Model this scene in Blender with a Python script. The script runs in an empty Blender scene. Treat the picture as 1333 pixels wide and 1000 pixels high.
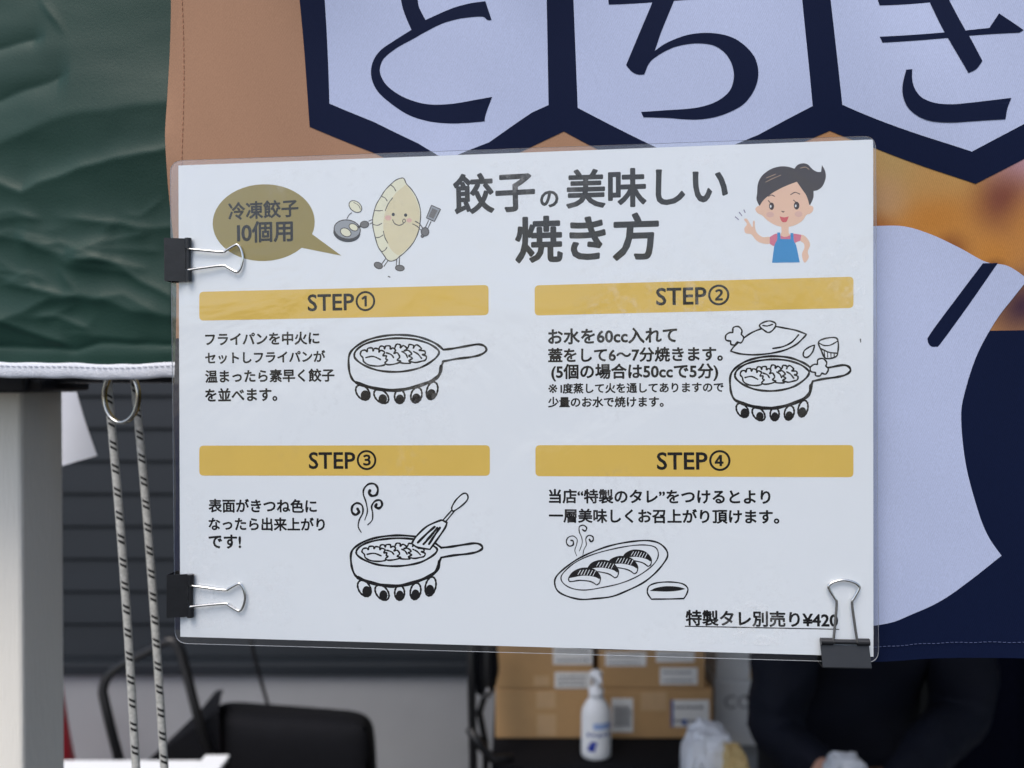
import bpy, bmesh, math, random
from mathutils import Vector, Matrix, noise
from mathutils.geometry import tessellate_polygon
random.seed(7)
R = math.radians
scn = bpy.context.scene
COL = scn.collection

# ------------------------------------------------------------------ camera, sky, sun, exposure
CAMZ = 1.70
FPX = 1002.0
cam_d = bpy.data.cameras.new('camera')
cam = bpy.data.objects.new('camera', cam_d)
COL.objects.link(cam)
cam.location = (0, 0, CAMZ)
cam.rotation_euler = (R(90), 0, 0)
cam_d.sensor_fit = 'HORIZONTAL'
cam_d.sensor_width = 36
cam_d.lens = 36 * FPX / 1333
cam_d.clip_start = 0.01
cam_d.clip_end = 400
cam_d.dof.use_dof = True
cam_d.dof.focus_distance = 0.326
cam_d.dof.aperture_fstop = cam_d.lens / 3.0
scn.camera = cam

SUN_EL, SUN_AZ = R(58), R(205)          # azimuth measured from +Y clockwise: behind the camera, to its left
world = bpy.data.worlds.new('World')
scn.world = world
world.use_nodes = True
wn = world.node_tree
sky = wn.nodes.new('ShaderNodeTexSky')
sky.sky_type = 'NISHITA'
sky.sun_disc = False
sky.sun_elevation = SUN_EL
sky.sun_rotation = SUN_AZ
sky.air_density = 1.0
sky.dust_density = 3.0
sky.ozone_density = 1.0
wn.links.new(sky.outputs[0], wn.nodes['Background'].inputs[0])
wn.nodes['Background'].inputs[1].default_value = 0.13
sun_d = bpy.data.lights.new('sun', 'SUN')
sun_d.energy = 1.1
sun_d.angle = R(35)
sun_d.color = (1.0, 0.95, 0.88)
sun = bpy.data.objects.new('sun', sun_d)
COL.objects.link(sun)
sd = Vector((math.sin(SUN_AZ) * math.cos(SUN_EL), math.cos(SUN_AZ) * math.cos(SUN_EL), math.sin(SUN_EL)))
sun.rotation_euler = sd.to_track_quat('Z', 'Y').to_euler()
sun.location = sd * 20
scn.view_settings.view_transform = 'Standard'
scn.view_settings.look = 'None'
scn.view_settings.gamma = 1
scn.view_settings.exposure = 0.64
scn.cycles.max_bounces = 8
scn.cycles.transparent_max_bounces = 16

# ------------------------------------------------------------------ helpers
def lin(c):
    return tuple((v / 255 / 12.92) if v / 255 <= 0.04045 else ((v / 255 + 0.055) / 1.055) ** 2.4 for v in c)

def new_mat(name):
    m = bpy.data.materials.new(name)
    m.use_nodes = True
    return m, m.node_tree, m.node_tree.nodes['Principled BSDF']

def mat(name, rgb, rough=0.6, spec=0.4, metal=0.0, var=0.12, vscale=40, bump=0.0, bscale=200, sheen=0.0, stretch=(1, 1, 1)):
    """procedural surface: base colour broken up by noise, rough, optional fine bump; rgb in sRGB 0-255"""
    m, nt, b = new_mat(name)
    c = lin(rgb)
    N, L = nt.nodes, nt.links
    tc = N.new('ShaderNodeTexCoord')
    mp = N.new('ShaderNodeMapping')
    mp.inputs['Scale'].default_value = stretch
    L.new(tc.outputs['Object'], mp.inputs[0])
    nz = N.new('ShaderNodeTexNoise')
    nz.inputs['Scale'].default_value = vscale
    nz.inputs['Detail'].default_value = 5
    L.new(mp.outputs[0], nz.inputs['Vector'])
    mx = N.new('ShaderNodeMix')
    mx.data_type = 'RGBA'
    mx.inputs[6].default_value = tuple(min(1, v * (1 - var)) for v in c) + (1,)
    mx.inputs[7].default_value = tuple(min(1, v * (1 + var)) for v in c) + (1,)
    L.new(nz.outputs[0], mx.inputs[0])
    L.new(mx.outputs[2], b.inputs['Base Color'])
    b.inputs['Roughness'].default_value = rough
    b.inputs['Specular IOR Level'].default_value = spec
    b.inputs['Metallic'].default_value = metal
    if sheen:
        b.inputs['Sheen Weight'].default_value = sheen
    if bump:
        n2 = N.new('ShaderNodeTexNoise')
        n2.inputs['Scale'].default_value = bscale
        n2.inputs['Detail'].default_value = 3
        L.new(mp.outputs[0], n2.inputs['Vector'])
        bp = N.new('ShaderNodeBump')
        bp.inputs['Strength'].default_value = bump
        bp.inputs['Distance'].default_value = 0.002
        L.new(n2.outputs[0], bp.inputs['Height'])
        L.new(bp.outputs[0], b.inputs['Normal'])
    return m

def root_of(o):
    while o.parent:
        o = o.parent
    return o

def mk(name, verts, faces, mats, parent=None, midx=None, smooth=False, local=False, uv=None):
    """one mesh object; verts in world space unless local, stored relative to the thing they belong to"""
    me = bpy.data.meshes.new(name)
    if parent is not None and not local:
        iv = Matrix.Translation(-root_of(parent).location)
        verts = [iv @ Vector(v) for v in verts]
    me.from_pydata([tuple(v) for v in verts], [], faces)
    for m in (mats if isinstance(mats, (list, tuple)) else [mats]):
        me.materials.append(m)
    if midx:
        me.polygons.foreach_set('material_index', midx)
    if smooth:
        me.polygons.foreach_set('use_smooth', [True] * len(me.polygons))
    if uv:
        l = me.uv_layers.new(name='UVMap')
        for p in me.polygons:
            for li in p.loop_indices:
                l.data[li].uv = uv[me.loops[li].vertex_index]
    me.update()
    o = bpy.data.objects.new(name, me)
    COL.objects.link(o)
    if parent is not None:
        o.parent = parent
    return o

def tag(o, label=None, cat=None, group=None, kind=None):
    if label: o['label'] = label
    if cat: o['category'] = cat
    if group: o['group'] = group
    if kind: o['kind'] = kind
    return o

def thing(name, loc, label, cat, group=None):
    o = bpy.data.objects.new(name, None)
    o.empty_display_size = 0.05
    COL.objects.link(o)
    o.location = loc
    bpy.context.view_layer.update()
    return tag(o, label, cat, group)

def at(px, py, Y):
    """point at depth Y seen at pixel (px, py) of the 1333 x 1000 photograph"""
    return Vector(((px - 666.5) / FPX * Y, Y, CAMZ - (py - 500) / FPX * Y))

class MB:
    """collects shapes into one mesh"""
    def __init__(s):
        s.v, s.f, s.m = [], [], []
    def add(s, v, f, m=0):
        k = len(s.v)
        s.v += [Vector(p) for p in v]
        s.f += [tuple(i + k for i in q) for q in f]
        s.m += [m] * len(f)
    def box(s, a, b, m=0, bev=0.0, M=None):
        bm = bmesh.new()
        bmesh.ops.create_cube(bm, size=1)
        a, b = Vector(a), Vector(b)
        for v in bm.verts:
            v.co = Vector([(a[i] + b[i]) / 2 + v.co[i] * abs(b[i] - a[i]) for i in range(3)])
        if bev:
            bmesh.ops.bevel(bm, geom=bm.edges[:], offset=bev, segments=2, affect='EDGES', profile=0.5)
        if M:
            bm.transform(M)
        bm.verts.index_update()
        s.add([v.co.copy() for v in bm.verts], [[v.index for v in f.verts] for f in bm.faces], m)
        bm.free()
    def tube(s, pts, r, n=10, m=0, caps=True, closed=False):
        pts = [Vector(p) for p in pts]
        rr = r if isinstance(r, (list, tuple)) else [r] * len(pts)
        rings = []
        prev = None
        N = len(pts)
        for i, p in enumerate(pts):
            if closed:
                t = (pts[(i + 1) % N] - pts[i - 1]).normalized()
            else:
                t = (pts[min(i + 1, N - 1)] - pts[max(i - 1, 0)]).normalized()
            if prev is None:
                a = t.orthogonal().normalized()
            else:
                a = (prev - t * prev.dot(t)).normalized()
            prev = a
            b = t.cross(a)
            rings.append([p + (a * math.cos(2 * math.pi * k / n) + b * math.sin(2 * math.pi * k / n)) * rr[i] for k in range(n)])
        v = [q for g in rings for q in g]
        f = []
        for i in range(N if closed else N - 1):
            j = (i + 1) % N
            for k in range(n):
                f.append((i * n + k, i * n + (k + 1) % n, j * n + (k + 1) % n, j * n + k))
        if caps and not closed:
            f.append(tuple(range(n))[::-1])
            f.append(tuple((N - 1) * n + k for k in range(n)))
        s.add(v, f, m)
    def lathe(s, prof, c, n=28, m=0):
        c = Vector(c)
        v = [c + Vector((r * math.cos(2 * math.pi * k / n), r * math.sin(2 * math.pi * k / n), z)) for r, z in prof for k in range(n)]
        f = []
        for i in range(len(prof) - 1):
            for k in range(n):
                f.append((i * n + k, i * n + (k + 1) % n, (i + 1) * n + (k + 1) % n, (i + 1) * n + k))
        f.append(tuple(range(n))[::-1])
        f.append(tuple((len(prof) - 1) * n + k for k in range(n)))
        s.add(v, f, m)
    def build(s, name, mats, parent=None, smooth=False, local=False):
        return mk(name, s.v, s.f, mats, parent, s.m, smooth, local)

def smooth_pts(pts, closed=True, sub=6):
    """Catmull-Rom through the points; a third value of 1 marks a corner"""
    n = len(pts)
    P = [Vector((p[0], p[1])) for p in pts]
    C = [len(p) > 2 and p[2] for p in pts]
    out = []
    for i in range(n if closed else n - 1):
        j = (i + 1) % n
        p1, p2 = P[i], P[j]
        p0 = p1 - (p2 - p1) * 0.3 if (C[i] or (not closed and i == 0)) else P[i - 1]
        p3 = p2 + (p2 - p1) * 0.3 if (C[j] or (not closed and j == n - 1)) else P[(j + 1) % n]
        for k in range(sub):
            t = k / sub
            out.append(0.5 * ((2 * p1) + (p2 - p0) * t + (2 * p0 - 5 * p1 + 4 * p2 - p3) * t * t + (3 * p1 - p0 - 3 * p2 + p3) * t ** 3))
    if not closed:
        out.append(P[-1])
    return out

def ell(cx, cy, rx, ry, rot=0, n=28):
    c, s = math.cos(R(rot)), math.sin(R(rot))
    return [Vector((cx + rx * math.cos(a) * c - ry * math.sin(a) * s, cy + rx * math.cos(a) * s + ry * math.sin(a) * c))
            for a in [2 * math.pi * k / n for k in range(n)]]

def fill2d(pts):
    tri = tessellate_polygon([[Vector((p[0], p[1], 0)) for p in pts]])
    return [Vector((p[0], p[1])) for p in pts], [tuple(t) for t in tri]

def stroke2d(pts, w, closed=False, taper=False):
    """ribbon of width w with round ends along a smooth line"""
    n = len(pts)
    L, Rr = [], []
    for i in range(n):
        if closed:
            t = pts[(i + 1) % n] - pts[i - 1]
        else:
            t = pts[min(i + 1, n - 1)] - pts[max(i - 1, 0)]
        if t.length < 1e-9: t = Vector((1, 0))
        t.normalize()
        q = Vector((-t.y, t.x))
        ww = w / 2
        if taper:
            ww *= 0.35 + 0.65 * i / (n - 1)
        ww *= 1 + 0.13 * math.sin(i * 0.9 + pts[0].x)
        L.append(pts[i] + q * ww)
        Rr.append(pts[i] - q * ww)
    v = L + Rr
    f = [(i, (i + 1) % n, n + (i + 1) % n, n + i) for i in range(n if closed else n - 1)]
    if not closed:
        for e, c in ((0, pts[0]), (n - 1, pts[-1])):
            ww = (L[e] - c).length
            k = len(v)
            v += [c + Vector((ww * math.cos(a * math.pi / 5), ww * math.sin(a * math.pi / 5))) for a in range(10)]
            f.append(tuple(range(k, k + 10)))
    return v, f

# ------------------------------------------------------------------ the sign's plane (a sheet of A4 turned six degrees)
SC = Vector((-0.00083966, 0.32813212, CAMZ - 0.00679189))
U = Vector((0.99460937, -0.1035716, 0.00501244)).normalized()
V = Vector((-0.00537892, -0.00325946, 0.99998022)).normalized()
NR = U.cross(V).normalized()            # towards the camera
if NR.y > 0: NR = -NR

def on_plane(px, py, back=0.0):
    d = Vector(((px - 666.5) / FPX, 1, -(py - 500) / FPX))
    c = SC - NR * back - Vector((0, 0, CAMZ))
    t = c.dot(NR) / d.dot(NR)
    return Vector((0, 0, CAMZ)) + d * t

def S(px, py, lift=0.0):
    return on_plane(px, py) + NR * lift

# ------------------------------------------------------------------ setting: ground and building wall behind the stall
m_ground = mat('asphalt', (70, 70, 70), 0.9, 0.3, var=0.3, vscale=30, bump=0.5, bscale=250)
g = mk('ground', [(-60, -60, 0), (60, -60, 0), (60, 60, 0), (-60, 60, 0)], [(0, 1, 2, 3)], m_ground)
tag(g, kind='structure')

WY = 3.3
m_siding = mat('slate_siding', (29, 35, 42), 0.55, 0.4, var=0.15, vscale=6, bump=0.25, bscale=60, stretch=(0.3, 1, 3))
m_trim = mat('slate_trim', (28, 34, 41), 0.5, 0.4)
m_found = mat('grey_render', (142, 145, 150), 0.85, 0.3, var=0.1, vscale=5, bump=0.5, bscale=150)
wall = thing('building_wall', (0, WY, 0), 'dark slate grey clapboard wall with a pale grey rendered base, far behind the stall', 'wall')
zt = at(0, 852, WY).z                    # lower edge of the boards
zb = at(0, 874, WY).z
mb = MB()
step = 42.2 / FPX * WY
k = 0
z = zt
while z < 4.2:
    v = [(-7, WY - 0.016, z), (7, WY - 0.016, z), (7, WY - 0.004, z + step - 0.012), (-7, WY - 0.004, z + step - 0.012),
         (-7, WY + 0.006, z + step - 0.012), (7, WY + 0.006, z + step - 0.012), (7, WY + 0.006, z + step), (-7, WY + 0.006, z + step),
         (-7, WY + 0.006, z), (7, WY + 0.006, z)]
    mb.add(v, [(0, 1, 2, 3), (3, 2, 5, 4), (4, 5, 6, 7), (0, 8, 9, 1)])
    z += step
mb.box((-7, WY + 0.01, zt), (7, WY + 0.2, 4.3))
mb.build('siding', m_siding, wall)
mb = MB()
mb.box((-7, WY - 0.05, zb), (7, WY + 0.15, zt - 0.025), bev=0.004)
mb.box((-7, WY - 0.02, zt - 0.025), (7, WY + 0.15, zt - 0.003))
mb.build('base_trim', m_trim, wall)
mb = MB()
mb.box((-7, WY - 0.02, -0.1), (7, WY + 0.2, zb - 0.002))
mb.build('foundation', m_found, wall)

# ------------------------------------------------------------------ canopy tent: leg, truss bar, roof, green valance with white binding
tent = thing('canopy_tent', (-0.33, 0.52, 0), 'dark green canopy tent with white edged valance and pale square metal leg at the left', 'tent')

def mat_green():
    m, nt, b = new_mat('green_nylon')
    N, L = nt.nodes, nt.links
    tc = N.new('ShaderNodeTexCoord')
    n1 = N.new('ShaderNodeTexNoise'); n1.inputs['Scale'].default_value = 14; n1.inputs['Detail'].default_value = 6
    L.new(tc.outputs['Object'], n1.inputs['Vector'])
    mx = N.new('ShaderNodeMix'); mx.data_type = 'RGBA'
    mx.inputs[6].default_value = lin((25, 54, 47)) + (1,)
    mx.inputs[7].default_value = lin((32, 64, 55)) + (1,)
    L.new(n1.outputs[0], mx.inputs[0])
    L.new(mx.outputs[2], b.inputs['Base Color'])
    b.inputs['Roughness'].default_value = 0.48
    b.inputs['Specular IOR Level'].default_value = 0.25
    wv = N.new('ShaderNodeTexNoise'); wv.inputs['Scale'].default_value = 900; wv.inputs['Detail'].default_value = 2
    L.new(tc.outputs['Object'], wv.inputs['Vector'])
    n3 = N.new('ShaderNodeTexNoise'); n3.inputs['Scale'].default_value = 60; n3.inputs['Detail'].default_value = 6; n3.inputs['Distortion'].default_value = 0.6
    L.new(tc.outputs['Object'], n3.inputs['Vector'])
    bp = N.new('ShaderNodeBump'); bp.inputs['Strength'].default_value = 0.25; bp.inputs['Distance'].default_value = 0.0004
    L.new(wv.outputs[0], bp.inputs['Height'])
    b2 = N.new('ShaderNodeBump'); b2.inputs['Strength'].default_value = 0.12; b2.inputs['Distance'].default_value = 0.001
    L.new(n3.outputs[0], b2.inputs['Height']); L.new(bp.outputs[0], b2.inputs['Normal'])
    L.new(b2.outputs[0], b.inputs['Normal'])
    return m
m_green = mat_green()
m_bind = mat('white_binding', (215, 219, 228), 0.7, 0.3, var=0.08, vscale=150, bump=0.2, bscale=900)
m_thread = mat('grey_thread', (150, 155, 170), 0.8, 0.2)
m_shade_panel = mat('shade_panel_cloth', (34, 58, 50), 0.6, 0.3, bump=0.3, bscale=40)

VY = 0.43
RIDGES = [([(-60, 200), (0, 192), (48, 168), (96, 154), (144, 146), (240, 136)], 0.0050, 80, 50),
          ([(-60, 268), (0, 240), (32, 251), (54, 241), (108, 221), (156, 209), (240, 194)], 0.0028, 12, 30),
          ([(22, 308), (54, 323), (86, 333), (124, 320), (150, 311)], 0.0018, 11, 22),
          ([(89, 339), (135, 339), (159, 347), (184, 365), (240, 396)], 0.0019, 14, 10),
          ([(-60, 446), (5, 419), (40, 403), (68, 391), (108, 384), (140, 392), (173, 403), (240, 414)], 0.0034, 34, 22),
          ([(-60, 402), (0, 419), (54, 435), (95, 452)], 0.0018, 14, 7),
          ([(-60, 450), (0, 451), (67, 454), (100, 455), (130, 447), (240, 450)], -0.0014, 6, 5),
          ([(76, 350), (97, 372), (106, 383)], 0.0012, 9, 7),
          ([(-60, 78), (0, 65), (36, 55), (62, 50)], -0.0020, 14, 9),
          ([(-60, 148), (0, 132), (48, 115), (95, 98)], -0.0022, 16, 14),
          ([(50, -2), (70, 24), (90, 48)], 0.0011, 10, 5),
          ([(-20, 352), (30, 356), (70, 368)], 0.0010, 10, 8),
          ([(130, 300), (160, 292), (200, 296)], 0.0008, 9, 12)]
RIDGES += [([(x, y), (x + random.uniform(25, 50), y + random.uniform(-9, 9)), (x + random.uniform(60, 110), y + random.uniform(-22, 22))],
            random.uniform(0.0004, 0.0011), random.uniform(4, 12), random.uniform(5, 14)) for x, y in [(random.uniform(-40, 160), random.uniform(270, 445)) for _ in range(26)]]
def val_d(px, py):
    q = Vector((px * 0.006, py * 0.010, 3.1))
    d = 0.0024 * noise.noise(q * 0.7) + 0.00025 * noise.noise(q * 3.3 + Vector((5, 1, 0)))
    wob = 2.5 * noise.noise(Vector((px * 0.03, py * 0.03, 1.7)))
    for pts, A_, wu, wl in RIDGES:
        x0_, x1_ = pts[0][0], pts[-1][0]
        if not x0_ < px < x1_: continue
        for i in range(len(pts) - 1):
            if pts[i][0] <= px <= pts[i + 1][0]:
                t = (px - pts[i][0]) / (pts[i + 1][0] - pts[i][0])
                yl = pts[i][1] + (pts[i + 1][1] - pts[i][1]) * t + wob
                break
        dy = py - yl
        if dy < -5 * wu or dy > 5 * wl: continue
        e = (-dy / wu) if dy < 0 else dy / wl
        e = math.sqrt(e * e + 0.004) - 0.063
        f = min(1, (px - x0_) / 16, (x1_ - px) / 16)
        d -= A_ * f * math.exp(-e)
    return d
def hem_y(px):
    return 470.5 + 3.0 * math.exp(-((px - 140) / 90) ** 2) + 0.6 * math.sin(px * 0.05)
xs = [-420 + i * 10 for i in range(40)] + [-20 + i * 3 for i in range(101)]          # to px 280, behind the banner's edge
vv, ff = [], []
NYV = 192
for j in range(NYV + 1):
    for px in xs:
        hy = hem_y(px) + 8
        t = j / NYV
        py = hy - 3.0 * j if j < 167 else hy - 500 - (j - 167) * 32
        p = at(px, py, VY)
        dd = val_d(px, py) if py > -120 else 0.004 * noise.noise(Vector((px * .006, py * .01, 3.1)))
        fade = min(1, (j + 1.5) / 8)
        p.y += dd * fade
        p.x = (px - 666.5) / FPX * VY
        vv.append(p)
nx = len(xs)
for j in range(NYV):
    for i in range(nx - 1):
        ff.append((j * nx + i, j * nx + i + 1, (j + 1) * nx + i + 1, (j + 1) * nx + i))
valance = mk('valance', vv, ff, m_green, tent, smooth=True)
VTOP = vv[-1].z
# white binding: flattened tube along the hem
bx = [-420 + i * 7 for i in range(101)]
bv, bf = [], []
nb = 14
for i, px in enumerate(bx):
    c = at(px, hem_y(px) + 10.5 + 0.5 * math.sin(px * 0.11), VY)
    for k in range(nb):
        a = 2 * math.pi * k / nb
        bv.append(c + Vector((0, -0.0022 * math.cos(a) + 0.0002 * math.sin(px * 0.2 + 3 * a), 0.0044 * math.copysign(abs(math.sin(a)) ** 0.6, math.sin(a)))))
for i in range(len(bx) - 1):
    for k in range(nb):
        bf.append((i * nb + k, i * nb + (k + 1) % nb, (i + 1) * nb + (k + 1) % nb, (i + 1) * nb + k))
bind = mk('edge_binding', bv, bf, m_bind, tent, smooth=True)
mb = MB()
px = -100
while px < 270:
    a, b = at(px, hem_y(px) + 5.2, VY), at(px + 5.0, hem_y(px + 5) + 5.6, VY)
    a.y -= 0.0024; b.y -= 0.0024
    mb.tube([a, (a + b) / 2 + Vector((0, -0.0002, 0)), b], 0.00022, 5)
    px += 7.4
mb.build('stitching', m_thread, bind)

m_leg = mat('pale_leg_paint', (238, 234, 224), 0.5, 0.4, var=0.07, vscale=9, bump=0.25, bscale=180, stretch=(3, 3, 0.4))
PY0 = 0.53
mb = MB()
xr, xl = (27 - 666.5) / FPX * PY0, (27 - 666.5) / FPX * PY0 - 0.05
mb.box((xl, PY0, 0.0), (xr, PY0 + 0.05, 2.25), bev=0.0025)
tilt = Matrix.Translation((xr, PY0, CAMZ)) @ Matrix.Rotation(R(-0.35), 4, 'Y') @ Matrix.Translation((-xr, -PY0, -CAMZ))
mb.v = [tilt @ v for v in mb.v]
leg = mb.build('leg', m_leg, tent)
m_blackp = mat('black_plastic', (32, 33, 38), 0.45, 0.4, bump=0.15, bscale=300)
mb = MB()
zb0, zb1 = at(0, 517, PY0).z, at(0, 487, PY0).z
mb.box((xl - 0.01, PY0 - 0.008, zb0 + 0.003), (xr + 0.008, PY0 + 0.06, zb1), bev=0.002)
mb.box((xl - 0.01, PY0 - 0.004, zb0 + 0.004), (xr + 0.017, PY0 + 0.056, zb0 + 0.012), bev=0.002)
mb.build('bracket', m_blackp, tent)
mb = MB()
mb.box((-1.4, PY0 + 0.012, at(0, 499, PY0).z), (1.9, PY0 + 0.035, at(0, 478, PY0).z), bev=0.002)
mb.build('truss_bar', m_blackp, tent)
mb = MB()
zr = VTOP - 0.01
v = [(-0.47, 0.40, zr), (2.6, 0.40, zr), (2.6, 3.28, zr), (-0.47, 3.28, zr), (1.05, 1.8, zr + 0.9)]
f = [(0, 1, 4), (1, 2, 4), (2, 3, 4), (3, 0, 4)]
mb.add(v, f)
mb.add([p + Vector((0, 0, 0.004)) for p in map(Vector, v)], f)
def mat_roof():
    m = bpy.data.materials.new('canopy_cloth'); m.use_nodes = True
    N, L = m.node_tree.nodes, m.node_tree.links
    b = N['Principled BSDF']; o_ = N['Material Output']
    nz = N.new('ShaderNodeTexNoise'); nz.inputs['Scale'].default_value = 30
    mr = N.new('ShaderNodeMapRange'); mr.inputs[3].default_value = 0.12; mr.inputs[4].default_value = 0.18
    L.new(nz.outputs[0], mr.inputs[0])
    b.inputs['Base Color'].default_value = (0.72, 0.74, 0.74, 1); b.inputs['Roughness'].default_value = 0.7
    t = N.new('ShaderNodeBsdfTranslucent'); t.inputs[0].default_value = (0.85, 0.87, 0.88, 1)
    mx = N.new('ShaderNodeMixShader'); L.new(mr.outputs[0], mx.inputs[0]); L.new(b.outputs[0], mx.inputs[1]); L.new(t.outputs[0], mx.inputs[2])
    L.new(mx.outputs[0], o_.inputs[0])
    return m
sp_ = MB()
nn_ = 40
for i in range(nn_):
    y0_, y1_ = 0.42 + 2.8 * i / nn_, 0.42 + 2.8 * (i + 1) / nn_
    wv_ = lambda y: 2.58 + 0.025 * math.sin(y * 11)
    sp_.add([(wv_(y0_), y0_, 0.05), (wv_(y1_), y1_, 0.05), (wv_(y1_), y1_, zr - 0.01), (wv_(y0_), y0_, zr - 0.01)], [(0, 1, 2, 3)])
sp_.build('unseen_shade_panel', m_shade_panel, tent, smooth=True)  # panel added out of view to cut the light on the tent leg
mb.f = mb.f[:4]; mb.m = mb.m[:4]
mb.build('roof', mat_roof(), tent)

# ------------------------------------------------------------------ ring and cords hanging under the valance
m_chrome = mat('polished_steel', (200, 200, 196), 0.16, 0.5, metal=1.0, var=0.08, vscale=80)
m_brass = mat('brass', (196, 170, 96), 0.25, 0.5, metal=1.0, var=0.1, vscale=80)
RY = 0.437
rc = at(158, 516, RY)
rr_ = 34 / FPX * RY
mb = MB()
for off, mi in ((-0.0009, 0), (0.0009, 1)):
    pts = []
    for k in range(48):
        a = 2 * math.pi * k / 48
        loc = Vector((rr_ * 0.72 * math.cos(a), off - 0.002 * math.cos(a), rr_ * math.sin(a)))
        pts.append(rc + loc)
    mb.tube(pts, 0.00105, 8, mi, closed=True)
ring = mb.build('metal_ring', [m_chrome, m_brass], None, smooth=True)
tag(ring, 'shiny split metal ring hanging under the white valance edge', 'ring')

def mat_rope():
    m, nt, b = new_mat('flecked_cord')
    N, L = nt.nodes, nt.links
    uv = N.new('ShaderNodeUVMap')
    sp = N.new('ShaderNodeSeparateXYZ'); L.new(uv.outputs[0], sp.inputs[0])
    def mth(op, a, bb):
        n = N.new('ShaderNodeMath'); n.operation = op
        for i, q in enumerate((a, bb)):
            if isinstance(q, (int, float)): n.inputs[i].default_value = q
            elif q is not None: L.new(q, n.inputs[i])
        return n.outputs[0]
    u, v = sp.outputs[0], sp.outputs[1]
    def ticks(u0, ph):
        uu = mth('FRACT', mth('ADD', u, u0), 0)
        t = mth('FRACT', mth('ADD', mth('SUBTRACT', mth('DIVIDE', v, 0.0136), mth('MULTIPLY', uu, 0.62)), ph), 0)
        a = mth('LESS_THAN', t, 0.12)
        c = mth('MULTIPLY', mth('GREATER_THAN', t, 0.24), mth('LESS_THAN', t, 0.36))
        return mth('MULTIPLY', mth('ADD', a, c), mth('LESS_THAN', mth('ABSOLUTE', mth('SUBTRACT', uu, 0.5), 0), 0.135))
    f = mth('MAXIMUM', ticks(0.0, 0.0), ticks(0.5, 0.0))
    nz = N.new('ShaderNodeTexNoise'); nz.inputs['Scale'].default_value = 500
    tc = N.new('ShaderNodeTexCoord'); L.new(tc.outputs['Object'], nz.inputs['Vector'])
    cr = N.new('ShaderNodeMix'); cr.data_type = 'RGBA'
    cr.inputs[6].default_value = lin((128, 128, 124)) + (1,); cr.inputs[7].default_value = lin((214, 214, 208)) + (1,)
    L.new(nz.outputs[0], cr.inputs[0])
    mx = N.new('ShaderNodeMix'); mx.data_type = 'RGBA'
    L.new(f, mx.inputs[0]); L.new(cr.outputs[2], mx.inputs[6]); mx.inputs[7].default_value = (0.008, 0.008, 0.009, 1)
    L.new(mx.outputs[2], b.inputs['Base Color'])
    b.inputs['Roughness'].default_value = 0.75
    # braid
    wv = N.new('ShaderNodeTexWave'); wv.inputs['Scale'].default_value = 1.0
    mp = N.new('ShaderNodeMapping'); mp.inputs['Scale'].default_value = (6, 420, 1)
    L.new(uv.outputs[0], mp.inputs[0]); L.new(mp.outputs[0], wv.inputs[0]); wv.bands_direction = 'DIAGONAL'
    bp = N.new('ShaderNodeBump'); bp.inputs['Strength'].default_value = 0.5; bp.inputs['Distance'].default_value = 0.0003
    L.new(wv.outputs[1], bp.inputs['Height']); L.new(bp.outputs[0], b.inputs['Normal'])
    return m
m_rope = mat_rope()
def rope(p_top, p_low, label, ph):
    top, low = Vector(p_top), Vector(p_low)
    d = low - top
    end = top + d * ((top.z - 0.03) / (top.z - low.z))
    n, m = 260, 16
    v, f, uv = [], [], []
    ln = (end - top).length
    for i in range(n + 1):
        t = i / n
        c = top.lerp(end, t) + Vector((0.0010 * math.sin(t * 23 + ph), 0.0012 * math.sin(t * 17 + ph), 0))
        for k in range(m + 1):
            a = 2 * math.pi * k / m + 1.2
            v.append(c + Vector((math.cos(a), math.sin(a), 0)) * 0.00225)
            uv.append((k / m - 0.13, t * ln + ph * 0.02))
    for i in range(n):
        for k in range(m):
            f.append((i * (m + 1) + k, (i + 1) * (m + 1) + k, (i + 1) * (m + 1) + k + 1, i * (m + 1) + k + 1))
    o = mk('cord', v, f, m_rope, None, smooth=True, uv=uv)
    tag(o, label, 'cord', 'flecked cords hanging from the tent')
rope(at(138, 478, 0.446), at(176.5, 1000, 0.446), 'grey and black flecked cord hanging nearer the tent leg, left of its pair', 0.1)
rope(at(172, 478, 0.452), at(214.5, 1000, 0.452), 'grey and black flecked cord hanging nearer the white sign, right of its pair', 0.37)

m_paper2 = mat('white_paper', (222, 226, 236), 0.7, 0.3, var=0.04, vscale=60)
q = [at(50, 480, 0.72), at(92, 480, 0.72), at(128, 593, 0.72), at(30, 622, 0.72)]
mb = MB()
gv, gf = [], []
for j in range(11):
    for i in range(9):
        a, b = q[0].lerp(q[1], i / 8), q[3].lerp(q[2], i / 8)
        p = a.lerp(b, j / 10)
        p.y += 0.004 * math.sin(i * 0.4 + j * 0.25)
        gv.append(p)
for j in range(10):
    for i in range(8):
        gf.append((j * 9 + i, j * 9 + i + 1, (j + 1) * 9 + i + 1, (j + 1) * 9 + i))
mb.add(gv, gf); mb.add([p + Vector((0, 0.0005, 0)) for p in gv], [t[::-1] for t in gf])
o = mb.build('paper_sheet', m_paper2, None, smooth=True)
tag(o, 'plain white sheet hanging slanted behind the tent leg', 'paper')

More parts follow.
